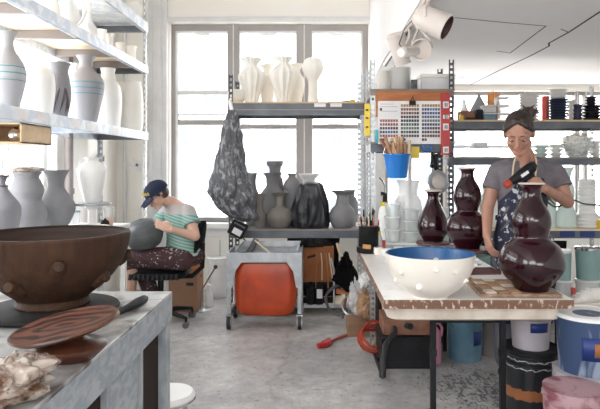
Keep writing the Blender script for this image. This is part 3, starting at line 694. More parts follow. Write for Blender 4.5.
for i, (px, w, h) in enumerate(((346, .06, .025), (352, .05, .035), (358, .05, .02))):
    b = B('grey_cable' if i != 1 else 'yellow'); b.cbox((0, 0, h/2), (w, .05, h), (0, 0, i*.5)); o = b.done('pencil_case' if i else 'clamp', bevel=.004); o.location = A2(px, 5.68, ZA)
    tag(o, ('small dark clamp on the top deck of the window rack', 'little yellow box among small dark things on the top deck', 'flat dark box at the pale post end of the top deck')[i], 'tool')
# lower deck
ZB = .80
pot('round_vase', 280, 5.68, ZB, [(8, 0), (11, 4), (13, 10), (11, 17), (5, 21), (4.2, 27), (4.5, 31), (9, 35.5)], 'grey_brown', 'brown-grey round vase with a narrow neck in front of the taller grey vases', 'vase')
pot('tall_vase', 272.5, 5.86, ZB, [(9, 0), (11, 10), (13, 24), (12, 32), (7, 39), (6, 44), (7, 49), (10.5, 53)], 'grey_clay', 'tall grey vase with a flared neck behind the brown-grey round vase', 'vase')
pot('tall_vase', 292, 5.90, ZB, [(7, 0), (9, 10), (9.5, 30), (8, 42), (4, 48), (4, 50), (5, 52)], 'grey_clay_pale', 'pale grey shouldered jar between the round vase and the black plastic bag', 'vase')
pot('tall_vase', 275, 5.95, ZB+.0, [(9, 0), (9, 30), (8, 44), (5.5, 50), (6, 57), (8, 60), (8.3, 64)], 'grey_clay', 'tallest grey vase showing only its collar above the others', 'vase')
pot('slim_vase', 260, 5.68, ZB, [(5, 0), (6, 5), (6.5, 11), (3.5, 17), (2.8, 24), (4.4, 30), (4.8, 34)], 'grey_brown', 'small slim brown-grey bottle vase beside the hanging grey sack', 'vase')
pot('slim_vase', 252.5, 5.85, ZB, [(6, 0), (7, 14), (6.5, 30), (4, 38), (3.5, 46), (5, 53)], 'grey_clay', 'grey narrow vase half hidden behind the hanging grey sack', 'vase')
pot('round_vase', 342.5, 5.68, ZB, [(9, 0), (11.5, 4), (13.3, 11), (11.5, 18), (7.2, 23), (6.2, 28), (7, 33), (12.4, 37)], 'grey_clay', 'grey vase with a wide flared lip beside the black plastic bag', 'vase')
pot('tall_vase', 350, 5.88, ZB, [(6, 0), (8, 14), (7, 26), (4.5, 30), (5.5, 36)], 'grey_clay_pale', 'pale grey vase peeping from behind the wide-lipped grey vase', 'vase')
pot('white_jar', 309, 5.90, ZB, [(9, 0), (11, 20), (10, 36), (6, 44), (10, 50), (10.5, 52)], 'white_cer', 'white jar whose rim shows above the black plastic bag', 'jar')
# black plastic bag over a vase
def drape(name, c, prof, mat, label, cat, n=72, amp=.10, folds=7, seed=0, sx=1.0):
    b = B(mat)
    def f(a, z): 
        q = V((cos(a)*1.6, sin(a)*1.6, z*2.0+seed))
        return 1 + amp*sin(folds*a+3*noise.noise(q)+seed) *.6 + amp*(abs(noise.noise(q*2.2))*2-.5)
    b.lathe(spline(prof, 6), n, f=f); o = b.done(name, smooth=60); o.location = c; o.scale = (sx, 1, 1) if False else (1, 1, 1); return tag(o, label, cat)
drape('plastic_bag', A2(310.5, 5.72, ZB), [(.17, 0), (.185, .05), (.18, .12), (.165, .22), (.14, .30), (.115, .37), (.10, .42), (.06, .445), (.01, .45)], 'black_bag', 'black plastic bag draped over a vase on the window rack', 'bag', amp=.13, seed=2)
# grey plastic sack hanging from the post
def sack():
    b = B('grey_bag'); d = 5.38; rs = []; n = 120
    #  (py, px left, px right, depth radius m)
    prof = [(110, 229, 236, .02), (116, 227, 238, .03), (124, 223.5, 239, .05), (136, 221.5, 241.5, .065), (150, 218, 243.5, .085), (165, 215, 245, .10), (180, 211.5, 248, .11), (192, 210, 251.5, .12), (204, 216, 254.5, .11), (214, 226, 257, .09), (219, 236, 258.5, .05), (221, 243, 257, .02)]
    prof = spline(prof, 8)
    for py, l, r, dr in prof:
        c = A((l+r)/2, py, d); w = (r-l)/2*d/F; ring = []
        for j in range(n):
            a = 2*pi*j/n; q = V((cos(a)*2, sin(a)*2, c.z*5)); q2 = V((cos(a)*5, sin(a)*5, c.z*11))
            f = 1+.16*(abs(noise.noise(q))*2-.4)+.09*(abs(noise.noise(q2))*2-.4)+.05*(abs(noise.noise(q2*2.3))*2-.4)
            ring.append(V((c.x+w*cos(a)*f, c.y+dr*sin(a)*f, c.z+.012*noise.noise(q2))))
        rs.append(ring)
    rs.reverse(); b.rings(rs); o = b.done('plastic_sack', smooth=60); tag(o, 'crumpled grey plastic sack hanging from the dark slotted post before the window', 'sack')
    b = B('label_white'); q = A(231, 104, d); b.tube([q+V((-.02, .12, .06)), q+V((-.01, 0, .02)), A(232, 111, d)], [.012, .016, .02], 8); o = b.done('cloth_tie')
    tag(o, 'white knotted strip holding up the grey plastic sack', 'tie')
sack()
# projector-like box with label, hung by the post
pj = root('heat_gun_box', 'tilted dark box with a white label hung at the rack post above the cart', 'box', A(238, 229, 5.4))
R = Euler((0, radians(28), 0))
b = B('black_plastic'); b.cbox((0, 0, 0), (.15, .09, .14), R); o = b.done('body', pj, bevel=.01)
b = B('label_white'); q = R.to_matrix() @ V((.008, -.047, -.02)); b.cbox(q, (.085, .003, .055), R); b.done('label_sticker', pj)
b = B('grey_cable'); q = R.to_matrix() @ V((0, -.046, .045)); b.cbox(q, (.11, .004, .012), R); b.done('vent_slot', pj)
b = B('black_rubber'); b.tube([V((.04, 0, -.08)), V((.10, -.02, -.13)), V((.13, -.03, -.25)), V((.135, -.09, -.33)), V((.14, -.10, -.42)), V((.12, -.10, -.47)), V((.15, -.10, -.45))], .006, 6); b.done('power_cord', pj)

# ================================================================ GREY CART WITH RED TUB
ct = root('clay_cart', 'grey steel cart on casters holding an orange-red tub', 'cart', (-.49, 5.35, 0))
X0, X1, Y0, Y1 = -.80, -.155, 4.98, 5.44
b = B('galv')
ZTT, ZR = .66, .36
# front and rear aprons with cut corners, side plates, posts
for y in (Y0, Y1-.012):
    b.prism([(X0, ZTT), (X0, ZR), (X0+.05, ZR), (X0+.075, .50), (X0+.13, .575), (X1-.13, .575), (X1-.075, .50), (X1-.05, ZR), (X1, ZR), (X1, ZTT)], y, y+.012, axis=1)
for x in (X0, X1-.012): b.box((x, Y0+.012, .50), (x+.012, Y1-.012, ZTT))
for x in (X0+.002, X1-.037):
    for y in (Y0+.013, Y1-.048): b.box((x, y, .13), (x+.035, y+.035, ZTT-.01))
b.box((X0+.002, Y0+.05, .13), (X0+.03, Y1-.05, .155)); b.box((X1-.03, Y0+.05, .13), (X1-.002, Y1-.05, .155))
kid(b, 'frame', ct, bevel=.002)
b = B('galv')
for x in (X0+.03, X1-.03, X0+.10, X1-.10): b.cyl((x, Y0-.004, ZTT-.05), (x, Y0+.001, ZTT-.05), .009)
kid(b, 'rivet', ct)
b = B('galv', 'grey_clay')   # basin rim rising out of the top
b.prism([(X0+.06, ZTT), (X1-.04, ZTT), (X1-.02, ZTT+.055), (X0+.10, ZTT+.055)], Y1-.10, Y1-.09, axis=1)
b.prism([(X0+.06, ZTT), (X0+.07, ZTT), (X0+.11, ZTT+.055), (X0+.10, ZTT+.055)], Y0+.05, Y1-.09, axis=1); b.prism([(X1-.05, ZTT), (X1-.04, ZTT), (X1-.02, ZTT+.055), (X1-.03, ZTT+.055)], Y0+.05, Y1-.09, axis=1)
b.m = 1; b.box((X0+.02, Y0+.02, ZTT-.07), (X1-.02, Y1-.02, ZTT-.06)); kid(b, 'basin', ct, bevel=.002)
# tub: rounded rectangle tapering to the floor
b = B('red_tub'); rs = []
def rr(x0, x1, y0, y1, r, z, n=6):
    out = []
    for cx, cy, a0 in ((x1-r, y1-r, 0), (x0+r, y1-r, pi/2), (x0+r, y0+r, pi), (x1-r, y0+r, 3*pi/2)):
        for i in range(n+1): a = a0+pi/2*i/n; out.append(V((cx+r*cos(a), cy+r*sin(a), z)))
    return out
tx0, tx1, ty0, ty1 = X0+.06, X1-.05, Y0+.03, Y1-.03
for z, e in ((.115, .08), (.10, .06)): pass
for z, e in ((.105, .10), (.11, .055), (.14, .02), (.20, .006), (.30, .0), (.45, .0), (.52, .012), (.56, .03)):
    rs.append(rr(tx0+e, tx1-e, ty0+e*.5-.0, ty1-e*.5, .07, z))
b.rings(rs); kid(b, 'tub', ct)
for x in (X0+.02, X1-.02):
    for y in (Y0+.03, Y1-.03):
        c = B('chrome'); c.cbox((x, y, .12), (.05, .05, .012)); c.box((x-.022, y-.03, .04), (x-.017, y+.02, .12)); c.box((x+.017, y-.03, .04), (x+.022, y+.02, .12)); ca = kid(c, 'caster', ct)
        c = B('black_rubber', 'galv'); c.cyl((x-.014, y-.012, .059), (x+.014, y-.012, .059), .058, n=24); c.m = 1; c.cyl((x-.016, y-.012, .059), (x+.016, y-.012, .059), .034, n=16)
        c.done('caster_wheel', ca)
b = B('ply_pale'); q0 = A(256, 241, 5.2); q1 = A(271, 254, 5.2)
dv = (q1-q0); b.cbox((q0+q1)/2, (dv.length*1.15, .12, .012), (0, math.atan2(-dv.z, dv.x), .2)); o = b.done('wood_offcut'); tag(o, 'pale wooden board sticking up at a slant out of the grey cart', 'board')
b = B('grey_cable'); b.cbox(A(252, 247, 5.25), (.05, .05, .16), (0, .5, 0)); o = b.done('spray_bottle', bevel=.008); tag(o, 'small dark grey block wedged in the cart beside the slanting board', 'tool')

# ================================================================ CLUTTER AT THE END OF THE RACK
ZD = .10
cb = root('cardboard_box', 'orange-brown cardboard box with a handle hole under the window rack', 'box', A2(317, 5.63, 0), .12)
b = B('card_orange'); z0 = .30; b.box((-.15, -.10, z0), (.15, .10, z0+.34)); b.done('carton', cb, bevel=.003)
b = B('gap'); b.cbox((-.06, -.1012, z0+.245), (.09, .002, .022), (0, -.25, 0)); b.done('handle_hole', cb)
bk = root('milk_crate', 'black plastic crate under the orange-brown carton', 'crate', A2(317, 5.63, ZD))
b = B('black_plastic')
b.box((-.15, -.1, 0), (.15, .1, .012)); b.box((-.15, -.1, .17), (.15, -.09, .198)); b.box((-.15, .09, .17), (.15, .1, .198)); b.box((-.15, -.09, .17), (-.14, .09, .198)); b.box((.14, -.09, .17), (.15, .09, .198))
for i in range(7): x = -.15+i*.0483; b.box((x, -.1, .012), (x+.012, -.09, .17)); b.box((x, .09, .012), (x+.012, .1, .17))
b.done('frame', bk)
drape('black_cloth', A2(311, 5.60, .642), [(.16, .0), (.17, .015), (.16, .035), (.13, .055), (.09, .07), (.02, .08)], 'black_cloth', 'black cloth heaped on top of the orange-brown carton', 'cloth', amp=.3, seed=9)
for i, px in enumerate((317, 322, 327, 330)):
    b = B('copper' if i % 2 == 0 else 'strap'); q = [A(px-1, 253, 5.49), A(px, 262, 5.485), A(px+(i-1), 275, 5.48), A(px+(i-1)*1.2, 288-(i % 2)*8, 5.48)]
    b.tube(q, .006, 6); tag(b.done('hanging_cable'), ('copper cord hanging in front of the carton, nearest its handle hole', 'tan cord hanging second in front of the carton', 'copper cord hanging third in front of the carton', 'tan cord hanging at the carton\'s far corner')[i], 'cord', 'cords hanging over the carton')
pot('glue_bottle', 311, 5.50, ZD, [(4, 0), (4.4, 3), (4.4, 14), (3, 17), (1.6, 19), (1.6, 22)], 'black_plastic', 'black bottle standing on the bottom shelf before the black crate', 'bottle', closed=True)
pot('glue_bottle', 319, 5.50, ZD, [(4, 0), (4.4, 3), (4.4, 15), (3, 18), (1.6, 20), (1.6, 22)], 'black_plastic', 'black bottle with a white label standing on the bottom shelf', 'bottle', closed=True,
    extra=lambda b, s: (setattr(b, 'm', 1), b.cbox((.6/s, -4.45/s, 11/s), (5.5/s, .003, 9/s))), mats=('label_white',))
# leaning tube
b = B('strap'); b.cyl(A(337, 243, 5.5), V((A(352, 272, 5.42).x+.05, 5.40, .0)), .014); tag(b.done('cardboard_tube'), 'pale cardboard tube leaning beside the black broom head', 'tube')
# broom / bristle head
bm_ = root('push_broom', 'big black bristly broom head standing beside the carton', 'broom', A2(345, 5.3, 0))
b = B('bristle'); 
P0 = A(333, 250, 5.28); base = bm_.location
for i in range(100):
    c = A(349, 290-14*random.random(), 5.34)
    if i < 55: t1 = A(333+ (i/55)*13+random.uniform(-1, 1), 279-(i/55)*26+random.uniform(-2, 2), 5.26+.1*random.random())
    else: t1 = A(346+(i-55)/45*11+random.uniform(-1, 1), 252+(i-55)/45*26+random.uniform(-2, 2), 5.26+.1*random.random())
    b.cyl(c-base, t1-base, .040, .012, 5)
b.sph(A(349, 278, 5.33)-base, (.085, .05, .12)); b.done('bristles', bm_)
b = B('orange_wood'); b.cbox(A(347, 292, 5.36)-base, (.20, .06, .04), (0, .1, 0)); b.done('broom_block', bm_)
b = B('wood_dark'); b.cyl(A(347, 292, 5.38)-base, V((-.02, .06, .0)), .012); b.done('broom_handle', bm_)
# cable coil on the floor
def coil(name, c, r, n, rt, mat, label, cat, tilt=(0,0,0), jit=.3, dz=.01, flat=1.0):
    b = B(mat); R = Euler(tilt).to_matrix(); pts = []
    for i in range(n*20):
        a = 2*pi*i/20; q = r*(1+jit*noise.noise(V((cos(a)*.8+i*.013, sin(a)*.8, i*.02))))
        pts.append(V(c)+R @ V((q*cos(a), q*sin(a)*flat, dz*i/20+.02*noise.noise(V((i*.11, 1, 2))))))
    mz_ = min(p.z for p in pts); 
    if mz_ < rt: pts = [p+V((0, 0, rt-mz_)) for p in pts]
    b.tube(pts, rt, 6); return tag(b.done(name), label, cat)
coil('cable_coil', A2(340, 5.38, .16), .135, 4, .007, 'grey_cable', 'loose coil of grey cable lying before the bottom shelf', 'cable', (1.15, .1, 0), .25, .012)
coil('cable_coil', A2(352, 5.25, .13), .10, 3, .006, 'galv', 'smaller coil of pale cable by the broom', 'cable', (1.0, .4, 0), .3, .012)
b = B('galv'); b.tube([A(334, 306, 5.4), A(334, 270, 5.45), A(331, 258, 5.45)], .009, 6); tag(b.done('metal_rod'), 'thin metal rod standing before the carton', 'rod')
crumple('plastic_bag', A2(366.5, 5.0, .345), (.062, .07, .075), 'white_plastic', 'crumpled white plastic bag sticking out above the brown paper bag', 'bag', 11, .40, 2.0, 70)
crumple('plastic_bag', A2(356.5, 5.08, .10), (.055, .07, .145), 'clear_white', 'cloudy plastic bag sagging between the broom and the brown paper bag', 'bag', 17, .45, 2.0, 70)
crumple('paper_bag', A2(367, 4.93, .10), (.085, .10, .12), 'paper_bag', 'crumpled brown paper bag beside the pale slotted post', 'bag', 5, .35, 2.2, 60)
b = B('card'); q = A2(366, 4.92, 0); b.box((q[0]-.16, 4.78, 0), (q[0]+.14, 5.1, .10)); tag(b.done('cardboard_tray'), 'low brown cardboard tray on the floor beneath the crumpled bags', 'tray')

# ================================================================ BY THE CHAIR
bx_ = root('cardboard_box', 'tall brown cardboard box with a dark handle hole behind the task chair', 'box', A2(187, 5.68, 0), -.08)
b = B('card'); b.box((-.15, -.10, 0), (.13, .12, .36)); b.done('carton', bx_, bevel=.003)
b = B('gap'); b.cbox((.06, -.1012, .27), (.07, .003, .03)); b.done('handle_hole', bx_)
b = B('orange_wood', 'label_white'); b.prism([(-.09, 0), (.08, 0), (.10, .13), (-.11, .13)], -.08, .1, axis=1); b.m = 1; b.prism([(-.12, .13), (.11, .13), (.11, .16), (-.12, .16)], -.085, .105, axis=1)
o = b.done('wooden_box', bevel=.003); o.location = A2(193, 5.68, .361); tag(o, 'small orange-brown box with a white lid on top of the tall cardboard box', 'box')
bt = root('waste_bin', 'cloudy white plastic waste bin against the back wall', 'bin', A2(218, 6.22, 0))
b = B('clear_white'); vessel(b, [(.09, 0), (.105, .42)], .004, 32, k=1); b.done('body', bt)
b = B('white_plastic'); b.lathe([(.104, .41), (.115, .412), (.115, .43), (.106, .432)], 32, cap0=False, cap1=False); b.done('rim', bt)
pot('spray_bottle', 209, 5.82, 0, [(3.6, 0), (4, 2), (4, 12), (2, 16), (1.4, 19), (2.4, 20), (2, 22)], 'white_plastic', 'small white bottle on the floor before the waste bin', 'bottle', closed=True)
ps = root('foot_pump', 'floor stand with a slanting metal lever and black tip beside the cardboard box', 'stand', A2(203, 5.66, 0))
L0 = ps.location
b = B('galv'); b.lathe([(.085, 0), (.085, .006), (.02, .014), (.012, .02)], 28); b.done('base_plate', ps)
b = B('chrome'); b.tube([V((-.02, 0, .012)), A(202, 292, 5.66)-L0, A(203, 288, 5.66)-L0, A(215, 268, 5.66)-L0], .008, 8); b.done('lever', ps)
b = B('black_rubber'); b.sph(A(215.5, 267, 5.66)-L0, .02); b.cyl(A(200, 274, 5.7)-L0, A(200.5, 277, 5.7)-L0, .012); b.done('tip', ps)
b = B('grey_cable'); b.cyl((-.105*6.4/1, 6.4, 0) if False else A(220, 256, 6.3), A(220, 240, 6.45), .003); b.cyl(A(220, 256, 6.3), V((A(220, 256, 6.3).x, 6.3, .43)), .003); tag(b.done('thin_wire'), 'thin wire rising from the waste bin along the wall', 'wire')

# ================================================================ TASK CHAIR
ch = root('task_chair', 'black wheeled task chair under the seated person', 'chair', (-1.42, 5.2, 0))
b = B('black_plastic')
rs = []
for z, e in ((.415, .05), (.425, .015), (.45, 0), (.475, .008), (.487, .04)): rs.append(rr(-.25+e, .25-e, -.23+e, .23-e, .12, z))
b.rings(rs)
for i in range(11): b.cyl((-.20+i*.04, -.235, .43), (-.20+i*.04, -.215, .47), .016, n=8)
b.done('seat', ch)
b = B('black_cloth'); rs = []
for k in range(9):
    u = k/8; z = .57+.34*u; w = .19*math.sqrt(max(.05, 1-(2*u-1)**4)); x = .325+.05*u
    rs.append([V((x+.03*cos(a), w*sin(a), z)) for a in [2*pi*j/20 for j in range(20)]])
b.rings(rs); b.done('backrest', ch)
b = B('black_plastic'); b.tube([V((.05, 0, .41)), V((.28, 0, .42)), V((.37, 0, .50)), V((.375, 0, .72))], .022, 8); b.done('back_support', ch)
b = B('black_plastic'); b.cyl((0, 0, .07), (0, 0, .415), .026); b.cyl((0, 0, .07), (0, 0, .16), .04); b.done('gas_lift', ch)
for k in range(5):
    a = radians(-32+72*k); e = V((.31*cos(a), .31*sin(a), .085))
    b = B('black_plastic'); b.tube([V((0, 0, .105)), e*.5+V((0, 0, .065)), e], [.028, .022, .015], 8); b.cyl(e, e+V((0, 0, -.03)), .012); lg = b.done('leg', ch)
    b = B('grey_cable'); t = V((-sin(a+.6), cos(a+.6), 0)); c = e+V((0, 0, -.056)); b.cyl(c-t*.026, c-t*.006, .027, n=20); b.cyl(c+t*.006, c+t*.026, .027, n=20); b.cyl(c-t*.01, c+t*.01, .008); b.done('caster', lg)

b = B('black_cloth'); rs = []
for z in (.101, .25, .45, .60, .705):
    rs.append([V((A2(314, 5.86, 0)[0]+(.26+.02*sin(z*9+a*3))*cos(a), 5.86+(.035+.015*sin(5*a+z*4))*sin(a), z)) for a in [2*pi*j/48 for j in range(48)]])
b.rings(rs); o = b.done('shade_sheet'); tag(o, 'added dark backing that deepens the shade under the rack behind the orange-brown carton', 'cloth')  # dark backing added to darken the space under the rack
# ================================================================ SHELF UNIT WITH THE GLAZE SWATCHES
UX0, UX1, UY0, UY1 = .392, 1.045, 4.55, 5.0
ru = root('swatch_rack', 'slotted steel rack carrying the glaze swatch board and orange-brown plank', 'rack', (.7, 4.78, 0))
for x, sx, m in ((UX0, 1, 'galv'), (UX1, -1, 'post_dark')):
    for y, sy in ((UY0, 1), (UY1, -1)):
        b = B(m); b.post(x, y, 0, 2.23, sx, sy, .04, .042); kid(b, 'post', ru)
deck(ru, UX0+.001, UX1-.001, UY0, UY1, 2.0, .05, 'beam_taupe', 'beam_taupe'); deck(ru, UX0+.001, UX1-.001, UY0, UY1, 1.59, .08, 'beam_dark', 'beam_taupe'); deck(ru, UX0+.001, UX1-.001, UY0, UY1, .80, .045, 'galv', 'white_plastic')
b = B('orange_wood'); q0, q1 = A(376, 102.5, UY0-.03), A(448, 91, UY0-.03); b.box((q0.x, UY0-.03, q0.z), (q1.x, UY0-.008, q1.z)); b.box((q0.x, UY0-.03, A(0, 117, UY0).z), (A(380.5, 0, UY0).x, UY0-.008, q0.z)); 
o = b.done('wood_plank'); tag(o, 'orange-brown knotty plank fixed across the swatch rack', 'plank')
# swatch board
sb = root('swatch_board', 'white board with rows of small coloured glaze swatches', 'board', A(410, 144, UY0-.035))
lo = sb.location; TOP = A(378, 101, UY0-.04)-lo; BOT = A(441, 144, UY0-.04)-lo
b = B('label_white'); b.box((TOP.x, -.004, BOT.z), (BOT.x, .002, TOP.z)); b.done('backing', sb)
cols = {'sw_a': (.05, .03, .03), 'sw_b': (.45, .28, .10), 'sw_c': (.55, .42, .12), 'sw_d': (.40, .08, .06), 'sw_e': (.50, .16, .20), 'sw_f': (.05, .05, .28), 'sw_g': (.08, .16, .42), 'sw_h': (.12, .28, .50), 'sw_i': (.03, .15, .10), 'sw_j': (.10, .22, .16), 'sw_k': (.06, .06, .10), 'sw_l': (.28, .12, .08), 'sw_m': (.20, .22, .24)}
for k, c in cols.items(): MT[k] = M(k, tuple(v*.6 for v in c), rough=.35)
ks = list(cols); b = B(*ks)
rowcol = [['b', 'b', 'c'], ['a', 'd', 'g'], ['a', 'l', 'f'], ['m', 'a', 'h'], ['e', 'k', 'h'], ['d', 'i', 'f'], ['k', 'j', 'k'], ['f', 'i', 'a'], ['e', 'a', 'a'], ['d', 'a', 'a']]
W = BOT.x-TOP.x; Hh = TOP.z-BOT.z
for r in range(10):
    for g in range(3):
        if g == 0 and r < 4: 
            if r == 1: cs = [0]
            else: continue
        elif r == 9: cs = {0: [0, 1], 1: [0, 1], 2: [0, 1]}[g]
        else: cs = range(7)
        if g == 2 and r == 9: cs = [0, 1]
        for c in cs:
            x = TOP.x+W*(.03+g*.333+c*.042); z = TOP.z-Hh*(.10+r*.088)
            pool = {'a': 'alk', 'b': 'bcl', 'c': 'cbb', 'd': 'dle', 'e': 'ede', 'f': 'fgk', 'g': 'gfh', 'h': 'hgm', 'i': 'ija', 'j': 'jim', 'k': 'kfa', 'l': 'lad', 'm': 'mak'}[rowcol[r][g]]
            b.m = ks.index('sw_'+random.choice(pool)); b.box((x, -.007, z-.012), (x+.0165, -.004, z+.008))
b.done('glaze_swatches', sb)
b = B('grey_cable')
for z in (.025, .045, .08): b.box((TOP.x+.02, -.005, TOP.z-z), (TOP.x+.02+(.13 if z > .03 else .10), -.0042, TOP.z-z+.0025))
b.done('heading_lines', sb)
b = B('black_plastic'); c = A(412.5, 103, UY0-.045)-lo; b.cbox(c, (.05, .012, .032)); b.tube([c+V((-.015, 0, .015)), c+V((0, 0, .05)), c+V((.015, 0, .015))], .003, 6); b.done('binder_clip', sb)
# red spirit level
lv = root('spirit_level', 'red spirit level hanging on the dark slotted post', 'level', A(445.5, 152, UY0-.05))
lo = lv.location; t0 = A(441, 93.5, UY0-.05)-lo; t1 = A(450, 155, UY0-.05)-lo
b = B('red_metal'); b.box((t0.x, -.012, t1.z), (t1.x, .012, t0.z)); b.done('body', lv, bevel=.003)
for py in (105, 117, 127, 150):
    b = B('label_white', 'black_plastic'); c = A(445.5, py, UY0-.05)-lo; b.cbox(c+V((0, -.013, 0)), (.042, .004, .05 if py != 117 else .03)); b.m = 1
    b.cbox(c+V((-.006, -.0155, .0)), (.007, .002, .03)); b.cbox(c+V((.008, -.0155, .0)), (.007, .002, .03)); b.done('vial', lv)
b = B('yellow', 'black_plastic'); q0, q1 = A(364.5, 104, UY0-.02), A(370, 136, UY0-.02); b.box((q0.x, UY0-.03, q1.z), (q1.x, UY0-.01, q0.z)); b.m = 1
for py in (110, 118, 127): b.cbox(A(367, py, UY0-.031), (.02, .004, .012))
tag(b.done('torpedo_level'), 'yellow level with dark windows hanging beside the pale slotted post', 'level')
b = B('cyan'); b.box((A(375.2, 0, UY0-.045).x, UY0-.055, A(0, 143, UY0).z), (A(378, 0, UY0-.045).x, UY0-.043, A(0, 130, UY0).z)); tag(b.done('plastic_marker'), 'cyan marker clipped to the corner of the swatch board', 'marker')
# blue bucket with tools
bk = root('blue_bucket', 'bright blue bucket hanging from the rack beam full of wooden tools', 'bucket', A(397, 178, UY0-.14))
s = F/(UY0-.14); b = B('blue_plastic'); vessel(b, [(9.8/s, 0), (11.6/s, 11/s), (13.2/s, 22/s), (13.8/s, 22.6/s), (13.8/s, 24/s)], .004, 36, k=2); b.done('pail', bk)
b = B('chrome'); b.tube([V((.13*cos(a)*.8, 0, .17+.12*sin(a))) for a in [pi*i/12 for i in range(13)]], .003, 6); b.done('handle', bk)
loc = bk.location
for i in range(30):
    a = random.uniform(0, 2*pi); rr_ = random.uniform(.0, .075); p = V((rr_*cos(a), rr_*sin(a)*.8, random.uniform(.10, .14))); q = p*1.0+V((random.uniform(-.055, .055)+.45*p.x, random.uniform(-.03, .03), random.uniform(.07, .19)))
    b = B(random.choice(['wood_tool', 'wood_tool', 'wood_dark', 'strap'])); m = p.lerp(q, .5)+V((random.uniform(-.01, .01), 0, 0))
    b.tube([p, m, q], [.010, .016, .012], 6)
    o = b.done('wooden_tool'); o.location = loc; tag(o, 'one of the wooden tools and knobby sticks bristling from the bright blue bucket', 'tool', 'wooden tools in the blue bucket')
b = B('yellow'); b.cbox(A(415.5, 152.5, UY0-.02), (.06, .02, .09)); tag(b.done('yellow_tag', bevel=.004), 'yellow plastic tag hanging under the swatch board by the blue bucket', 'tag')
b = B('blue_plastic'); c = A(427.5, 147, UY0-.03); b.tube([c+V((.035*cos(a), 0, .028*sin(a))) for a in [2*pi*i/12 for i in range(12)]], .008, 8, closed=True); tag(b.done('blue_clamp'), 'blue ring clamp hanging from the rack beam below the swatches', 'clamp')
for i, (px, py) in enumerate(((432, 158), (436, 160))):
    b = B('black_plastic'); b.cyl(A(px, py-6, UY0-.02), A(px, py+8, UY0-.03), .011); b.sph(A(px, py+8, UY0-.03), .017); tag(b.done('black_plier'), ('black handled tool hanging between the blue clamp and the round lamp', 'second black tool hanging right above the round lamp')[i], 'tool')
# round magnifier lamp
ml = root('clip_lamp', 'round metal clip lamp with a pale face above the small maroon vase', 'lamp', A(438, 182, UY0-.12))
R = Euler((radians(78), 0, radians(20))).to_matrix(); s = F/(UY0-.12)
b = B('galv'); b.lathe([(.03, -.06), (.055, -.045), (.085, -.01), (.090, .012), (.083, .013), (.078, .0), (.06, -.004), (.002, -.004)], 36, rot=R); b.done('lamp_shade', ml)
b = B('lamp_white'); b.lathe([(.055, -.002), (.056, .004), (.03, .010), (.002, .012)], 30, rot=R); b.done('bulb', ml)
b = B('black_plastic'); b.tube([R @ V((0, 0, -.05)), V((.0, .09, .07)), V((-.01, .10, .17)), V((-.01, .09, .21))], .008, 8); b.done('arm', ml)
# stacks on the top of the unit
for n_, px, y, r, h0, hh, cnt, lab in (('white_plate', 400, 4.72, 11.5, 0, 2.6, 9, 'one white plate in the stack on top of the swatch rack'), ('paper_cup', 383, 4.72, 7.0, 0, 2.6, 8, 'one white dish in the tall narrow stack on the corner of the swatch rack')):
    sc_ = F/y; first = None
    for k in range(cnt):
        if first is None:
            b = B('white_cer' if r > 9 else 'bisque'); vessel(b, [(r*.7/sc_, 0), (r*.92/sc_, hh*.7/sc_), (r/sc_, hh*1.0/sc_)], .004, 28, k=2, solid_from=.006); o = first = b.done(n_)
        else: o = first.copy(); COL.objects.link(o)
        o.location = ((px-CX)/sc_, y, 2.0+k*hh/sc_*1.0); tag(o, lab, 'dish' if r < 9 else 'plate', 'stacked dishes on the corner of the swatch rack' if r < 9 else 'stacked plates on top of the swatch rack')
b = B('win_light', 'bisque'); b.box((-.13, -.1, 0), (.14, .14, .10)); b.m = 1; b.box((-.135, -.105, .10), (.145, .145, .13)); o = b.done('storage_tote', bevel=.006); o.location = A2(435, 4.72, 2.0)
tag(o, 'low white lidded tote beside the plate stack on top of the swatch rack', 'tote')
b = B('grey_cable'); b.cbox((0, 0, .04), (.05, .04, .08)); b.cyl((0, -.02, .04), (0, -.04, .04), .02); o = b.done('camera_clamp', bevel=.006); o.location = A2(414, 4.6, 2.0); tag(o, 'small dark clamp between the plate stack and the white tote', 'clamp')
# things standing at the back of the table / on the unit's deck
ZW = .80
jug = root('plastic_jug', 'large cloudy plastic jug with a handle behind the stacked clear containers', 'jug', A2(408, 4.86, ZW))
s = F/4.86; b = B('clear_white'); vessel(b, [(13/s, 0), (14/s, 4/s), (14/s, 34/s), (10/s, 44/s), (11/s, 54/s), (12/s, 58/s)], .005, 32); b.done('body', jug)
b = B('clear_white'); b.tube([(11/s, 0, 50/s), (22/s, 0, 50/s), (25/s, 0, 40/s), (24/s, 0, 22/s), (20/s, 0, 14/s), (13/s, 0, 12/s)], 2/s, 8); b.done('handle', jug)
def tub_stack(px, y, z, r, hh, cnt, label, grp, mat='clear'):
    sc_ = F/y; first = None
    for k in range(cnt):
        if first is None:
            b = B(mat, 'clear_white'); vessel(b, [(r*.82/sc_, 0), (r*.97/sc_, hh*.86/sc_)], .003, 28, k=1, solid_from=.004); b.m = 1; b.lathe([(r*1.0/sc_, hh*.86/sc_), (r*1.06/sc_, hh*.87/sc_), (r*1.06/sc_, hh*.97/sc_), (r*.9/sc_, hh*.985/sc_)], 28)
            first = o = b.done('food_container')
        else: o = first.copy(); COL.objects.link(o)
        o.location = ((px-CX)/sc_, y, z+k*hh/sc_); tag(o, label[k] if isinstance(label, list) else label, 'container', grp)
tub_stack(392.5, 4.62, ZW, 8, 13, 3, ['lowest clear container of the taller stack beside the tool caddy', 'middle clear container of the taller stack beside the tool caddy', 'topmost clear container of the taller stack beside the tool caddy'], 'clear containers in the taller stack')
tub_stack(411, 4.62, ZW, 8, 11, 3, ['lowest clear container of the stack beside the small maroon vase', 'middle clear container of the stack beside the small maroon vase', 'topmost clear container of the stack beside the small maroon vase'], 'clear containers in the shorter stack')
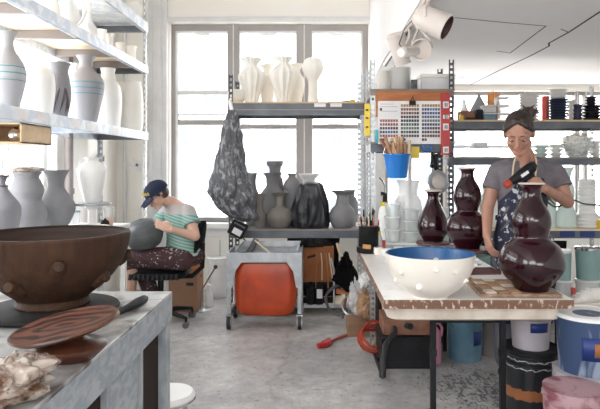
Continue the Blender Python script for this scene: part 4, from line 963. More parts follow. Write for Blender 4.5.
for i, (px, d, m, w, h, nm, lab) in enumerate(((446, 4.8, 'celadon', 6, 22, 'glass_jar', 'pale green jar behind the gap between the two farther maroon vases'), (443, 4.9, 'white_cer', 9, 30, 'white_jar', 'white jar on the swatch rack deck behind the small maroon vase'),
        (428, 4.9, 'clear_white', 8, 26, 'glass_jar', 'cloudy jar beside the big plastic jug'), (422, 4.78, 'white_cer', 6, 15, 'white_jar', 'small white jar peeping out behind the small maroon vase'))):
    pot(nm, px, d, ZW, [(w*.85, 0), (w, 2), (w, h*.7), (w*.7, h*.85), (w*.75, h)], m, lab, 'jar')
b = B('clear_white', 'yellow', 'black_plastic'); vessel(b, [(.03, 0), (.033, .01), (.033, .10), (.02, .13)], .003, 20, k=2); b.m = 1; b.cyl((0, 0, .13), (0, 0, .155), .022); b.m = 2; b.cyl((0, 0, .155), (0, 0, .19), .014)
o = b.done('glue_bottle'); o.location = A2(378, 4.42, .75); tag(o, 'small bottle with a yellow collar and black top behind the tool caddy', 'bottle')
# gas torch
gt = root('gas_torch', 'gas torch with a thin bent metal nozzle and yellow collar', 'torch', A2(385, 4.74, ZW))
s = F/4.74; b = B('white_plastic'); vessel(b, [(6/s, 0), (6.5/s, 2/s), (6.5/s, 28/s), (3/s, 34/s)], closed=True, n=24); b.done('canister', gt)
b = B('yellow'); b.cyl((0, 0, 34/s), (0, 0, 38/s), 4/s); b.done('collar', gt)
b = B('black_plastic'); b.tube([(0, 0, 38/s), (0, 0, 46/s), (-4/s, 0, 46/s)], 2.4/s, 8); b.done('valve', gt)
b = B('chrome'); b.tube([(0, 0, 46/s), (0, 0, 54/s), (-3/s, 0, 60/s), (-6/s, 0, 62/s)], .8/s, 8); b.done('nozzle', gt)

# ================================================================ WORK TABLE
wt = root('work_table', 'long white-topped work table with a chipped wooden edge and black folding legs', 'table', (.75, 3.6, 0))
b = B('table_white', 'board_edge')
PL = [(.312, 2.835), (1.235, 2.835), (1.235, 3.60), (1.11, 3.60), (1.11, 4.52), (.30, 4.52)]
b.prism(PL, .749, .75); b.m = 1; b.prism(PL, .705, .749); kid(b, 'table_top', wt)
b = B('fold_edge'); rs = []
for z, e in ((.640, .012), (.648, 0), (.70, 0), (.7045, .004)): rs.append(rr(.335+e, 1.195-e, 2.86+e, 4.45-e, .06, z))
b.rings(rs); kid(b, 'lower_top', wt)
for x in (.585, .945):
    for y in (3.02, 4.42): b = B('black_plastic'); b.box((x-.014, y-.014, 0), (x+.014, y+.014, .64)); b.box((x-.018, y-.018, .42), (x+.018, y+.018, .45)); kid(b, 'leg', wt)
for y in (3.02, 4.42): b = B('black_plastic'); b.cyl((.585, y, .60), (.945, y, .60), .012); kid(b, 'cross_bar', wt)
ZK = .75
# ivory bowl with blue inside
s = 200; b = B('ivory', 'blue_glaze')
P = [(17.5, 0), (18, 1.5), (22, 4), (33, 13), (41, 27), (44, 40), (44.4, 43.2)]
vessel(b, [(r/s, z/s) for r, z in P], .008, 72, inner=1)
bw = b.done('glazed_bowl'); bw.location = ((430-CX)/s, F/s, ZK); tag(bw, 'large ivory bowl with blue glazed inside and small knobs on the work table', 'bowl')
for ang, hz in ((-116, 15), (-93, 33), (-68, 31), (-140, 28), (-40, 20), (-12, 32), (30, 22), (70, 30), (120, 20), (160, 32), (200, 18)):
    pr = spline([(r/s, z/s) for r, z in P], 5); z = hz/s; r = min(pr, key=lambda q: abs(q[1]-z))[0]; knob(bw, radians(ang), z, r-.002, .014 if ang != -116 else .021, 'ivory')
# maroon vases
def wheel(name, x, y, r, h, label, mats=('maroon_board', 'galv')):
    o = root(name, label, 'banding wheel', (x, y, ZK))
    b = B(mats[1]); b.lathe([(r*.5, 0), (r*.52, .008), (.03, .02), (.026, h-.025), (.05, h-.018)], 30); b.done('base', o)
    b = B(mats[0]); b.lathe([(r*.95, h-.018), (r, h-.014), (r, h-.004), (r*.98, h)], 44); b.done('wheel_head', o); return o
def vase3(px, d, z, prof, label): return pot('gourd_vase', px, d, z, prof, 'oxblood', label, 'vase', n=56, extra=lambda b, s: (setattr(b, 'm', 1), b.tube([(prof[-1][0]/s*cos(a*pi/14)*.97, prof[-1][0]/s*sin(a*pi/14)*.97, prof[-1][1]/s) for a in range(28)], 1.0/s*.8, 6, closed=True)), mats=('rim_pale',))
vase3(531.5, 2.97, ZK+.021, [(16, 0), (18, 4), (29, 17), (32.2, 29), (27, 43), (18, 50.5), (16.5, 55), (18.8, 66), (17.5, 76), (11, 88), (8.8, 95), (9.5, 102), (12.5, 106)], 'tallest glossy maroon gourd vase, standing nearest on the tile board')
wheel('banding_wheel', (469-CX)/150, F/150, .155, .105, 'maroon banding wheel under the gourd vase between the standing person and the small vase')
vase3(467.5, F/150, ZK+.105, [(12, 0), (13, 3), (20, 13), (21.8, 22), (18, 31), (11.5, 36), (10.5, 39), (13.8, 50), (12, 60), (7.4, 68), (6, 73), (6.6, 77), (8.6, 79.5)], 'glossy maroon gourd vase on the banding wheel beside the standing person')
wheel('banding_wheel', (433-CX)/135, F/135, .125, .09, 'maroon banding wheel under the small bulbous vase')
vase3(433, F/135, ZK+.09, [(10, 0), (10, 2), (14.5, 10), (15.4, 17), (13, 26), (8, 36), (5.8, 43), (6, 48), (8.6, 51)], 'smallest glossy maroon bottle vase beside the clear containers')
def slab(name, px0, px1, py, d, z, th, mat, label, rz=0, dep=.15):
    b = B(mat); x0 = (px0-CX)*d/F; x1 = (px1-CX)*d/F; w = (x1-x0)/2; b.cbox((0, 0, th/2), (2*w, dep, th)); o = b.done(name, bevel=.002); o.location = ((x0+x1)/2, d, z); o.rotation_euler = (0, 0, rz); return tag(o, label, 'board')
slab('wooden_batt', 452, 497, 262, 3.56, ZK, .018, 'maroon_board', 'dark maroon board lying flat before the farther gourd vase', .08, .16)
# tile board
b = B('board_top'); b.box((-.2, -.19, 0), (.2, .19, .02)); o = b.done('wooden_board', bevel=.003); o.location = (1.0, 3.06, ZK+.0005); o.rotation_euler = (0, 0, -.05)
tag(o, 'brown wooden board under the tallest maroon vase and loose test tiles', 'board')
first = None; k = 0
for i in range(4):
    for j in range(5):
        if (i, j) in ((3, 0), (3, 1), (3, 2), (2, 4) , (3, 3), (3, 4)): continue
        if first is None: b = B('tile_a'if False else 'rim_pale'); b.cbox((0, 0, .003), (.052, .062, .006)); o = first = b.done('test_tile', bevel=.001)
        else: o = first.copy(); COL.objects.link(o)
        if k % 3: 
            o.data = first.data.copy(); o.data.materials[0] = MT['wood_tool' if k % 3 == 1 else 'paper_bag']
        o.location = (.845+i*.062+j*.004, 2.905+j*.072, ZK+.0215); o.rotation_euler = (0, 0, random.uniform(-.1, .1)); tag(o, 'one of the small tan test tiles laid in rows beside the tallest maroon vase', 'tile', 'test tiles on the wooden board'); k += 1
b = B('yellow_olive' if 'yellow_olive' in MT else 'brass'); b.cbox((0, 0, .004), (.085, .075, .008)); o = b.done('glaze_sample', bevel=.001); o.location = (.83, 3.33, ZK+.001); tag(o, 'olive-gold glaze sample square at the far corner of the tile board', 'tile')
# tool caddy
cd = root('tool_caddy', 'black cup packed with brushes and pencils on the far corner of the work table', 'caddy', (.365, 4.39, ZK))
s = F/4.39; b = B('black_plastic'); b.lathe([(.085, 0), (.09, .01), (.09, .045), (.075, .05)], 32); vessel(b, [(.072, .045), (.075, .05), (.075, .20)], .004, 32, k=1); b.done('cup', cd)
b = B('brass'); b.cbox((-.02, -.088, .055), (.06, .012, .03), (0, .1, 0)); b.done('eraser', cd)
for i in range(16):
    a = random.uniform(0, 2*pi); r = random.uniform(.01, .058); p = V((r*cos(a), r*sin(a), .06)); q = V((p.x*1.6+random.uniform(-.02, .02), p.y*1.2, random.uniform(.23, .34)))
    mt = random.choice(['black_plastic', 'wood_tool', 'wood_dark', 'yellow', 'strap', 'black_plastic', 'chrome', 'red_metal'])
    b = B(mt, 'bristle'); e = p.lerp(q, .82); b.cyl(p, e, .0045, n=8); b.m = 1 if i % 2 else 0; b.cap(e, q, .006, .003, 8)
    o = b.done('paint_brush' if i % 2 else 'pencil'); o.location = cd.location; tag(o, 'one of the brushes standing in the black tool cup' if i % 2 else 'one of the pencils standing in the black tool cup', 'brush' if i % 2 else 'pencil', 'brushes in the tool cup' if i % 2 else 'pencils in the tool cup')
for i, (px, d, r, h, m, lab) in enumerate(((378.5, 4.30, .035, .05, 'ivory', 'little cream pot on the table between the tool cup and the bowl'), (387, 4.25, .04, .045, 'white_cer', 'second small white pot from the tool cup toward the bowl'), (398, 4.40, .035, .04, 'celadon', 'pale green small dish before the taller container stack'), (383, 4.48, .02, .08, 'red_plastic', 'tiny red bottle behind the little cream pot'))):
    b = B(m); vessel(b, [(r*.8, 0), (r, h*.3), (r, h)], .004, 24, k=2); o = b.done('small_pot'); o.location = A2(px, d, ZK); tag(o, lab, 'pot')

# ================================================================ UNDER THE TABLE
def pail(name, px, d, z, r0, r1, h, mat, label, rim=True, contents=None, handle_m=None, bands=(), cat='bucket'):
    o = root(name, label, cat, ((px-CX)*d/F, d, z)); b = B(mat); vessel(b, [(r0, 0), (r1, h)], .005, 44, k=1, solid_from=.006)
    for zb in bands: t = zb/h; rr_ = r0+(r1-r0)*t; b.lathe([(rr_, zb-.006), (rr_+.006, zb-.004), (rr_+.006, zb+.004), (rr_, zb+.006)], 44, cap0=False, cap1=False)
    b.done('body', o)
    if contents: b = B(contents); b.lathe([(r1-.012, h-.02), (r1-.011, h-.016), (.001, h-.014)], 40); b.done('contents', o)
    if handle_m:
        b = B(handle_m); b.tube([V(((r1+.004)*cos(a), -(r1+.01)*sin(a)*.75-.002, h*.93-sin(a)*.11)) for a in [pi*i/16 for i in range(17)]], .0035, 6); b.done('handle', o)
    return o
def wrap(par, r0, r1, h, z0, z1, a0, a1, mat, name='tape', label=None):
    b = B(mat); n = 14; pts = []
    for z in (z0, z1):
        for i in range(n+1): a = radians(a0+(a1-a0)*i/n); q = r0+(r1-r0)*z/h+.0015; pts.append(V((q*cos(a), q*sin(a), z)))
    b.poly(pts, [(i, i+1, n+2+i, n+1+i) for i in range(n)]); o = b.done(name, par)
    md = o.modifiers.new('t', 'SOLIDIFY'); md.thickness = .002; md.offset = 1
    if label: o['label'] = label
    return o
p = pail('plastic_bucket', 465, F/137, 0, .115, .13, .34, 'steel_blue_pail', 'steel-blue bucket with a hanging dark strap under the work table', contents='grey_clay', handle_m='black_rubber'); wrap(p, .115, .13, .34, .12, .22, -75, -40, 'navy_tape')
pail('plastic_bucket', 491, F/133, 0, .12, .135, .34, 'beam_taupe', 'dull grey bucket in the shade behind the steel-blue bucket', contents='grey_clay')
jg = root('pink_jug', 'pink plastic jug standing under the work table by the black leg', 'jug', A2(431, F/140, 0))
s = 140; b = B('pink_plastic'); b.lathe(spline([(9/s, 0), (10/s, 1/s), (10/s, 26/s), (8.5/s, 32/s), (4/s, 37/s), (2.6/s, 39/s), (2.6/s, 42/s)], 4), 28); b.done('body', jg)
b = B('pink_plastic'); b.tube([(3/s, 0, 38/s), (8/s, 0, 39/s), (11/s, 0, 34/s), (10/s, 0, 26/s)], 1.5/s, 8); b.done('handle', jg)
b = B('white_plastic'); b.cyl((0, 0, 42/s), (0, 0, 44.5/s), 3/s); b.done('cap', jg)
b = B('black_plastic'); b.box((.42, 4.02, 0), (.80, 4.38, .22)); tag(b.done('tool_case', bevel=.01), 'low dark case on the floor under the far end of the work table', 'case')
b = B('wood_dark'); b.box((.44, 4.06, .2215), (.78, 4.36, .33)); tag(b.done('wooden_box', bevel=.005), 'dark brown box on the dark case under the work table', 'box')
# orange hose, extension cord, black hose
coil('orange_hose', A2(371, 4.42, .02), .105, 5, .011, 'orange_hose', 'coil of orange hose around the foot of the pale slotted post', 'hose', (.85, .25, 0), .35, .028)
b = B('orange_hose', 'red_metal'); 
def fl_(px, py, h=.012): x, y, s_ = on(px, py, h); return V((x, y, h))
b.tube([fl_(371, 328, .05), fl_(360, 332), fl_(350, 334), fl_(338, 338), fl_(330, 342)], .010, 8); b.m = 1; b.tube([fl_(331, 341, .02), fl_(327, 344, .022), fl_(318, 346, .02)], [.014, .026, .02], 10); b.tube([fl_(329, 340, .02), fl_(323, 343.5, .024)], .02, 10)
tag(b.done('extension_cord'), 'orange extension cord with a red socket end stretched over the floor', 'cord')
b = B('black_rubber'); b.tube([V((.62, 4.0, .30)), fl_(395, 322, .27), V((.50, 3.93, .27)), V((.435, 3.85, .22)), V((.41, 3.8, .13)), V((.405, 3.78, .03))], .022, 10); b.tube([V((.405, 3.78, .03)), fl_(374, 353), fl_(377, 360), fl_(385, 358), fl_(389, 361)], .011, 8)
tag(b.done('black_hose'), 'thick black hose curving down to the floor under the work table', 'hose')
b = B('strap'); b.tube([fl_(372, 345, .01), A(385, 322, 4.3), A(382, 300, 4.6)], .008, 6); tag(b.done('pale_rope'), 'pale rope hanging beside the post under the table', 'rope')
# barrel with pail on it
br = root('black_barrel', 'black bucket with a brown band under the corner of the work table', 'bucket', ((531-CX)/182, F/182, 0))
b = B('barrel'); b.lathe([(.135, 0), (.14, .01), (.142, .33), (.15, .334), (.15, .345), (.143, .35), (.143, .38), (.152, .384), (.152, .392), (.146, .40)], 48); b.done('body', br)
b = B('black_plastic'); b.lathe([(.150, .393), (.156, .395), (.156, .412), (.148, .415), (.14, .409), (.002, .409)], 48); b.done('lid', br)
p = pail('white_pail', 530.5, F/182, .4105, .095, .108, .185, 'lilac_pail', 'white pail with blue tape standing on the lidded black bucket', bands=(.16,)); wrap(p, .095, .108, .185, .10, .15, -110, -55, 'navy_tape')
o = pail('plastic_bucket', 588, F/203, 0, .145, .16, .385, 'lilac_pail', 'pale lilac bucket carrying the blue-streaked bucket', bands=(.36,)); 
b = B('lilac_pail'); b.lathe([(.158, .386), (.165, .387), (.165, .398), (.158, .40)], 44); b.done('lid', o)
o = pail('plastic_bucket', 588, F/203, .4005, .135, .152, .275, 'blue_pail', 'blue bucket with white drips and an orange square stacked on the lilac bucket'); 
wrap(o, .135, .152, .275, .08, .19, -125, -62, 'navy_tape'); q = wrap(o, .1365, .1535, .275, .10, .165, -103, -78, 'card_orange', 'square_label')
b = B('white_plastic'); b.lathe([(.153, .262), (.160, .264), (.160, .276), (.150, .282), (.142, .276), (.002, .274)], 44); b.done('lid', o)
pail('plastic_bucket', 574, F/225, 0, .115, .133, .42, 'pink_glaze', 'pink glaze-smeared bucket standing nearest, full to the rim', contents='pink_glaze', bands=(.385,))
# dark stool with a sneaker
sr = root('low_stool', 'dark low stool carrying the pale sneaker behind the stacked buckets', 'stool', (1.62, 3.45, 0))
b = B('brown_panel'); b.box((-.20, -.13, .545), (.2, .13, .575)); b.done('seat', sr, bevel=.004)
for x in (-.17, .17):
    for y in (-.1, .1): b = B('brown_panel'); b.box((x-.015, y-.015, 0), (x+.015, y+.015, .545)); b.done('leg', sr)
def shoe(loc, rz, label):
    o = root('sneaker', label, 'shoe', loc, rz)
    def ring(x, w, z0, z1, n=16): return [V((x, w*cos(2*pi*j/n), z0+(z1-z0)*.5*(1+sin(2*pi*j/n)))) for j in range(n)]
    b = B('rim_pale'); rs = [ring(x, w, 0, .028) for x, w in ((-.14, .015), (-.125, .036), (-.07, .044), (.0, .042), (.07, .037), (.12, .034), (.14, .02))]; b.rings(rs); b.done('sole', o)
    b = B('sneaker'); rs = [ring(x, w, .018, z) for x, w, z in ((-.135, .012, .03), (-.12, .032, .045), (-.07, .041, .062), (-.02, .038, .088), (.03, .034, .108), (.08, .033, .110), (.12, .028, .105), (.135, .014, .08))]; b.rings(rs); b.done('upper', o)
    for i in range(4): b = B('label_white'); x = -.065+i*.028; z = .066+i*.013; b.tube([V((x, -.028, z-.006)), V((x, 0, z+.003)), V((x, .028, z-.006))], .004, 6); b.done('lace', o)
shoe((1.555, 3.42, .5755), .12, 'pale worn sneaker lying on the dark low stool, toe to the table')
# ================================================================ RACK ALONG THE BACK OF THE RIGHT SIDE
WX0, WX1, WY0, WY1 = 1.115, 3.30, 5.07, 5.52
rr3 = root('wide_rack', 'wide dark rack of crockery behind the standing person', 'rack', (2.2, 5.3, 0))
for x, sx in ((WX0, 1), (2.55, 1), (WX1, -1)):
    for y, sy in ((WY0, 1), (WY1, -1)):
        if x == 2.55 and y == WY0: continue
        b = B('galv' if x == 2.55 else 'post_dark'); b.post(x, y, 0, 2.15, sx, sy, .04, .05); kid(b, 'post', rr3)
D1, D2, D3, D4 = 1.80, 1.478, .852, .235
deck(rr3, WX0, WX1, WY0, WY1, D1, .07, 'beam_dark', 'ply'); deck(rr3, WX0, WX1, WY0, WY1, D2, .07, 'beam_dark', 'beam_taupe'); deck(rr3, WX0, WX1, WY0, WY1, D3, .08, 'beam_dark', 'ply_pale'); deck(rr3, WX0, WX1, WY0, WY1, D4, .06, 'beam_dark', 'beam_taupe')
for a, c in ((560, 575), (580, 595)): b = B('navy_tape'); b.box((A(a, 0, 5.06).x, 5.0635, D3-.07), (A(c, 0, 5.06).x, 5.0655, D3-.016)); kid(b, 'tape_strip', rr3)
def bxo(name, px0, px1, d, z, h, mat, label, cat, dep=.14, bevel=.005, lid=None):
    s = F/d; w = (px1-px0)/s; b = B(mat, lid or mat); b.box((-w/2, -dep/2, 0), (w/2, dep/2, h/s*(.82 if lid else 1)))
    if lid: b.m = 1; b.box((-w/2-.005, -dep/2-.005, h/s*.82), (w/2+.005, dep/2+.005, h/s))
    o = b.done(name, bevel=bevel); o.location = (((px0+px1)/2-CX)/s, d, z); return tag(o, label, cat)
bxo('wooden_box', 459, 473, 5.2, D1, 9.5, 'wood_dark', 'brown wooden box beside the dark post on the top deck of the wide rack', 'box')
bxo('camera_case', 474.5, 481, 5.2, D1, 11, 'black_plastic', 'small black case beside the brown wooden box', 'case')
bxo('tape_measure', 459.5, 463, 5.1, D1, 5, 'yellow', 'small yellow tape measure in front of the brown wooden box', 'tool', .04)
bxo('knife_case', 466, 478, 5.1, D1, 2.6, 'bat_dark', 'flat dark case lying before the brown wooden box', 'case', .05)
k = 0
for px, w, n, hs in ((488, 12.5, 2, (8, 8)), (501.5, 12.5, 3, (8, 8, 8))):
    h = 0
    for i in range(n):
        s = F/5.22
        bxo('plastic_tub', px-w/2+i*.4, px+w/2, 5.22, D1+h/s+.0005*i, hs[i]-.3, ['steel_blue_pail', 'teal_plastic', 'clear_white'][(k+i) % 3] if i == 0 else 'clear_white',
            ['lower lidded tub of the pair beside the black case', 'upper lidded tub of the pair beside the black case', 'bottom tub of the three stacked beside the standing person\'s hair', 'middle tub of the three stacked beside the standing person\'s hair', 'top tub of the three stacked beside the standing person\'s hair'][k+i], 'tub', .13, .006, 'white_plastic'); h += hs[i]
    k += n
pot('clay_funnel', 479, 5.4, D1, [(9, 0), (9.5, 6), (8, 14), (4, 22), (1.5, 27), (1.2, 29)], 'grey_clay_pale', 'grey bell-shaped form behind the black case', 'pot', closed=True)
pot('clay_funnel', 464.5, 5.4, D1, [(5, 0), (5.5, 8), (3, 14), (1.4, 19), (2.2, 22)], 'bisque', 'pale small bottle form behind the brown wooden box', 'bottle', closed=True)
crumple('orange_bag', A2(493.5, 5.4, D1), (.055, .05, .135), 'orange_cloth', 'crumpled orange bag behind the stacked tubs', 'bag', 8, .45, 2.4, 50)
def stack(name, px, d, z, r, hh, n, mat, label, grp, cat='plate', prof=None, h0=0):
    s = F/d; first = None
    for k in range(n):
        if first is None:
            b = B(mat); vessel(b, [(a*r/s, c*hh/s) for a, c in (prof or [(.55, 0), (.62, .25), (.9, .7), (1, 1.05)])], .005, 32, k=2, solid_from=.007); o = first = b.done(name)
        else: o = first.copy(); COL.objects.link(o)
        o.location = ((px-CX)/s, d, z+(h0+k*hh)/s+.0004*k); o.rotation_euler = (0, 0, k*1.3); tag(o, label, cat, grp)
stack('white_plate', 529, 5.25, D1, 10.5, 2.7, 10, 'white_cer', 'one of the white plates in the tall stack behind the standing person\'s hair bun', 'white plates beside the red cylinder')
pot('red_cylinder', 545.5, 5.35, D1, [(3.5, 0), (3.5, 12), (3.6, 12.1), (3.6, 26)], 'red_plastic', 'red cylinder between the white plates and the navy plates', 'cylinder', closed=True, k=1)
stack('navy_plate', 558, 5.25, D1, 10.3, 2.7, 8, 'navy_cer', 'one of the navy plates stacked under white plates', 'navy plates in the mixed stack')
stack('white_plate', 558, 5.25, D1, 9.0, 2.4, 4, 'white_cer', 'one of the white plates stacked on top of the navy plates', 'white plates on the navy stack', h0=22)
stack('dark_cup', 577.5, 5.25, D1, 5.2, 4.2, 4, 'navy_cer', 'one of the small navy cups in the narrow stack beside the navy plates', 'small navy cups in the narrow stack', 'cup', [(.6, 0), (.8, .4), (.9, .95), (1, 1.0)])
stack('pale_cup', 572, 5.42, D1, 5, 4.4, 5, 'white_cer', 'one of the white cups in the stack behind the small navy cups', 'white cups behind the navy cups', 'cup')
stack('black_bowl', 592, 5.25, D1, 9.5, 3.1, 5, 'black_cer', 'one of the wide black bowls stacked at the rack end', 'wide black bowls at the rack end', 'bowl')
stack('black_bowl', 591, 5.25, D1, 5.8, 2.8, 3, 'black_cer', 'one of the small black bowls on top of the wide black bowls', 'small black bowls on the wide ones', 'bowl', h0=16)
# second deck
bxo('serving_tray', 460, 496, 5.2, D2, 2.6, 'clear_white', 'wide flat pale tray on the second deck beside the standing person', 'tray', .25, .004)
bxo('food_box', 471, 487, 5.2, D2+.024, 8, 'clear_white', 'cloudy lidded box on the wide flat tray', 'box', .12, .006, 'white_plastic')
bxo('food_box', 472, 486, 5.2, D2+.024+.0725, 4, 'white_plastic', 'smaller white box on top of the cloudy lidded box', 'box', .11, .005)
stack('rice_bowl', 541, 5.25, D2, 7.5, 4, 3, 'celadon', 'one of the pale bowls nested beside the standing person\'s neck', 'pale bowls on the second deck', 'bowl')
stack('rice_bowl', 556, 5.30, D2, 6.5, 4.2, 3, 'white_cer', 'one of the white bowls nested beside the plastic-wrapped bowl', 'white bowls on the second deck', 'bowl')
pot('serving_bowl', 577, 5.25, D2, [(7, 0), (8, 2), (12, 9), (12.5, 16), (10, 21)], 'white_cer', 'round white bowl wrapped in clear plastic at the end of the second deck', 'bowl')
crumple('plastic_wrap', A2(577, 5.25, D2+.001), (.135, .13, .105), 'clear', 'clear plastic wrap bundled around the round white bowl', 'wrap', 21, .22, 3.2, 56)
stack('paper_cup', 596, 5.25, D2, 5, 4, 4, 'white_cer', 'one of the white cups at the wall end of the second deck', 'white cups at the end of the second deck', 'cup')
# third deck
pot('double_gourd_jar', 566, 5.2, D3, [(8.5, 0), (9.8, 3), (9.6, 12), (7.5, 20), (6, 24), (7.4, 30), (8, 36), (6.5, 43), (4.5, 48), (5.5, 56), (7.5, 60)], 'celadon', 'tall pale celadon double-gourd jar behind the standing person\'s elbow', 'jar')
rib = spline([(10, 0), (10.8, 2)], 1)
def ribprof():
    p = [(9.5, 0), (10.8, 1)]
    for i in range(4): p += [(10.9, 1.5+i*3.2), (10.9, 3.2+i*3.2), (10.2, 3.9+i*3.2)]
    p += [(8.4, 14.5)]
    for i in range(9): p += [(8.2, 15.3+i*3.6), (8.2, 17.3+i*3.6), (7.3, 18.1+i*3.6)]
    return p+[(7.6, 48.5)]
pot('ribbed_vase', 587, 5.2, D3, ribprof(), 'white_cer', 'white ribbed column vase on a wider ribbed base at the rack end', 'vase', k=1)
pot('yellow_dish', 599, 5.15, D3, [(4, 0), (6, 4), (6, 8)], 'yellow', 'yellow dish on the third deck cut by the picture edge', 'dish')
for i, (px, w, h, m, lab) in enumerate(((462, 6, 26, 'celadon', 'pale green jar on the third deck nearest the dark post'), (473, 7, 34, 'clear_white', 'cloudy jar on the third deck above the farther gourd vase'), (486, 6, 40, 'celadon', 'tall pale green bottle beside the standing person\'s arm'), (496, 5, 30, 'white_cer', 'white jar mostly behind the standing person\'s sleeve'), (550, 6, 40, 'celadon', 'pale green jar just behind the standing person\'s elbow'))):
    pot('storage_jar', px, 5.25, D3, [(w*.8, 0), (w, 2), (w, h*.7), (w*.55, h*.85), (w*.6, h)], m, lab, 'jar')
# bottom deck: stacked tubs
for px, w, h0, h, m, nm, lab in ((563, 8, 0, 17, 'clear_white', 'plastic_tub', 'cloudy tub with blue label under the small teal tub'), (588, 12, 0, 18, 'clear_white', 'plastic_tub', 'wide cloudy tub under the big teal tub'),
        (563, 8, 17.2, 30, 'teal_plastic', 'teal_tub', 'smaller teal tub with a pale lid behind the tallest vase'), (588, 12, 18.2, 32, 'teal_plastic', 'teal_tub', 'wider teal tub with a silver lid at the rack end')):
    d = 5.2; s = F/d; o = root(nm, lab, 'tub', ((px-CX)/s, d, D4+h0/s)); b = B(m); vessel(b, [(w*.9/s, 0), (w/s, h*.9/s)], .004, 32, k=1, solid_from=.005); b.done('body', o)
    b = B('chrome' if w == 12 and h0 else 'white_plastic'); b.lathe([(w*1.0/s, h*.9/s), (w*1.05/s, h*.905/s), (w*1.05/s, h*.985/s), (w*.98/s, h/s)], 32); b.done('lid', o)
for i, (px, w, h, m) in enumerate(((478, 12, 40, 'teal_plastic'), (505, 13, 38, 'clear_white'), (532, 12, 36, 'clear_white'))):
    pot('storage_bin', px, 5.25, D4, [(w*.9, 0), (w, 4), (w, h)], m, ('teal bin on the bottom deck behind the farther gourd vase', 'cloudy bin on the bottom deck seen beside the tallest vase', 'cloudy bin on the bottom deck behind the tallest vase')[i], 'bin')
b = B('red_plastic', 'label_white'); b.cyl((0, 0, 0), (0, 0, .10), .018); b.m = 1; b.cyl((0, 0, .10), (0, 0, .13), .012); o = b.done('glue_bottle'); o.location = A2(573.5, 5.12, D4); tag(o, 'tiny red bottle between the two teal tubs', 'bottle')

# ================================================================ SPOTLIGHTS
def spot(loc, axis, L_, r0, r1, label, mount, ring=False, neck=None, inner='lamp_inside'):
    o = root('spotlight', label, 'spotlight', loc); ax = V(axis).normalized(); q = V((0, 0, 1)).rotation_difference(ax).to_matrix()
    b = B('lamp_white', inner); P = [(r0*.35, -.004), (r0*.8, 0), (r0, .018), (r0+(r1-r0)*.5, L_*.5), (r1, L_)]
    b.lathe(P, 48, rot=q, cap1=False); b.lathe([(r1, L_), (r1*1.0, L_+.004), (r1*.88, L_+.004)], 48, rot=q, cap0=False, cap1=False); b.m = 1; b.lathe([(r1*.88, L_+.004), (r1*.84, L_*.62), (.001, L_*.6)], 48, rot=q, cap0=False); b.done('lamp_head', o)
    b = B('lamp_white'); m = V(mount)-V(loc); c = ax*L_*.4; side = ax.cross(V((0, 0, 1))).normalized()
    for sg in (-1, 1): b.tube([c+side*sg*(r0*1.06), c*.6+side*sg*r0*1.1+m*.25, m*.7], .008, 6)
    b.cyl(m*.66, m*.97, .018); b.done('yoke', o)
    return o
tr = B('lamp_white', 'gap'); tr.box((.565, 2.2, ZM-.032), (.60, 5.2, ZM-.0005)); tr.m = 1; tr.box((.577, 2.2, ZM-.034), (.588, 5.2, ZM-.031)); tag(tr.done('lighting_track'), 'white lighting track under the edge of the low ceiling', 'track')
p = A(417, 14, 3.02); spot(p, V(A(449, 28.5, 2.95)-p), .175, .058, .070, 'biggest white cylinder spotlight with its dark mouth facing the camera side', (.58, 3.0, ZM-.035))
p = A(395, 33, 3.7); spot(p, V(A(403, 65, 3.75)-p), .20, .062, .050, 'white tapered spotlight pointing down toward the plank', (.58, 3.6, ZM-.035))
p = A(424, 49, 3.45); o = spot(p, V(A(412, 52, 3.25)-p), .06, .050, .064, 'white ring-shaped spotlight with a protruding stubby bulb', (.58, 3.5, ZM-.035), inner='lamp_white')
b = B('lamp_white', 'label_white'); loc = V(o.location); b.cyl(A(416, 51, 3.3)-loc, A(402, 52.5, 3.12)-loc, .026, .030, 24); b.m = 1; b.cyl(A(402, 52.5, 3.12)-loc, A(401, 52.7, 3.11)-loc, .022, .022, 24); b.done('bulb', o)
b = B('grey_cable'); b.tube([V((.58, 3.3, ZM-.036)), A(405, 28, 3.4), A(399, 44, 3.5), A(408, 56, 3.4)], .004, 6); tag(b.done('lamp_cable'), 'grey cable looping between the spotlights', 'cable')
b = B('black_plastic'); q0, q1 = A(395, 66, 4.2), A(410, 61.5, 4.0); b.cyl(q0, q1, .007); tag(b.done('ceiling_rod'), 'thin black rod under the tapered spotlight', 'rod')

mk('lap_pot', (.07, .076, .08), (.11, .118, .12), sc=4, rough=.4, stretch=(1, 1, 4))
# ================================================================ PEOPLE
def xform(b, n0, Mx):
    b.bm.verts.ensure_lookup_table()
    for v in b.bm.verts[n0:]: v.co = Mx @ v.co
def frame(o, fwd, up=(0, 0, 1)):
    """face looks along fwd: local -Y"""
    y = -V(fwd).normalized(); x = y.cross(V(up)).normalized(); z = x.cross(y).normalized()
    m = Matrix((x, y, z)).transposed().to_4x4(); m.translation = V(o); return m
def head(b, Mx, neck_to):
    n0 = len(b.bm.verts)
    b.sph((0, .015, .03), (.072, .090, .082)); b.sph((0, -.022, -.018), (.060, .066, .082)); b.sph((0, -.052, -.083), (.034, .032, .026))
    b.cap((-.045, -.01, -.055), (-.012, -.062, -.088), .022, .020); b.cap((.045, -.01, -.055), (.012, -.062, -.088), .022, .020)
    b.cap((0, -.084, .015), (0, -.104, -.022), .007, .012); b.sph((0, -.101, -.026), (.015, .010, .009)); b.cap((-.04, -.072, .024), (.04, -.072, .024), .014, .014)
    for s in (-1, 1): b.sph((s*.036, -.058, -.022), (.024, .024, .024)); b.sph((s*.072, .012, -.005), (.010, .019, .030), (0, 0, s*.3))
    b.sph((0, -.080, -.052), (.024, .013, .014))
    xform(b, n0, Mx)
    a = Mx @ V((0, .022, -.055)); b.cap(a, neck_to, .050, .056)
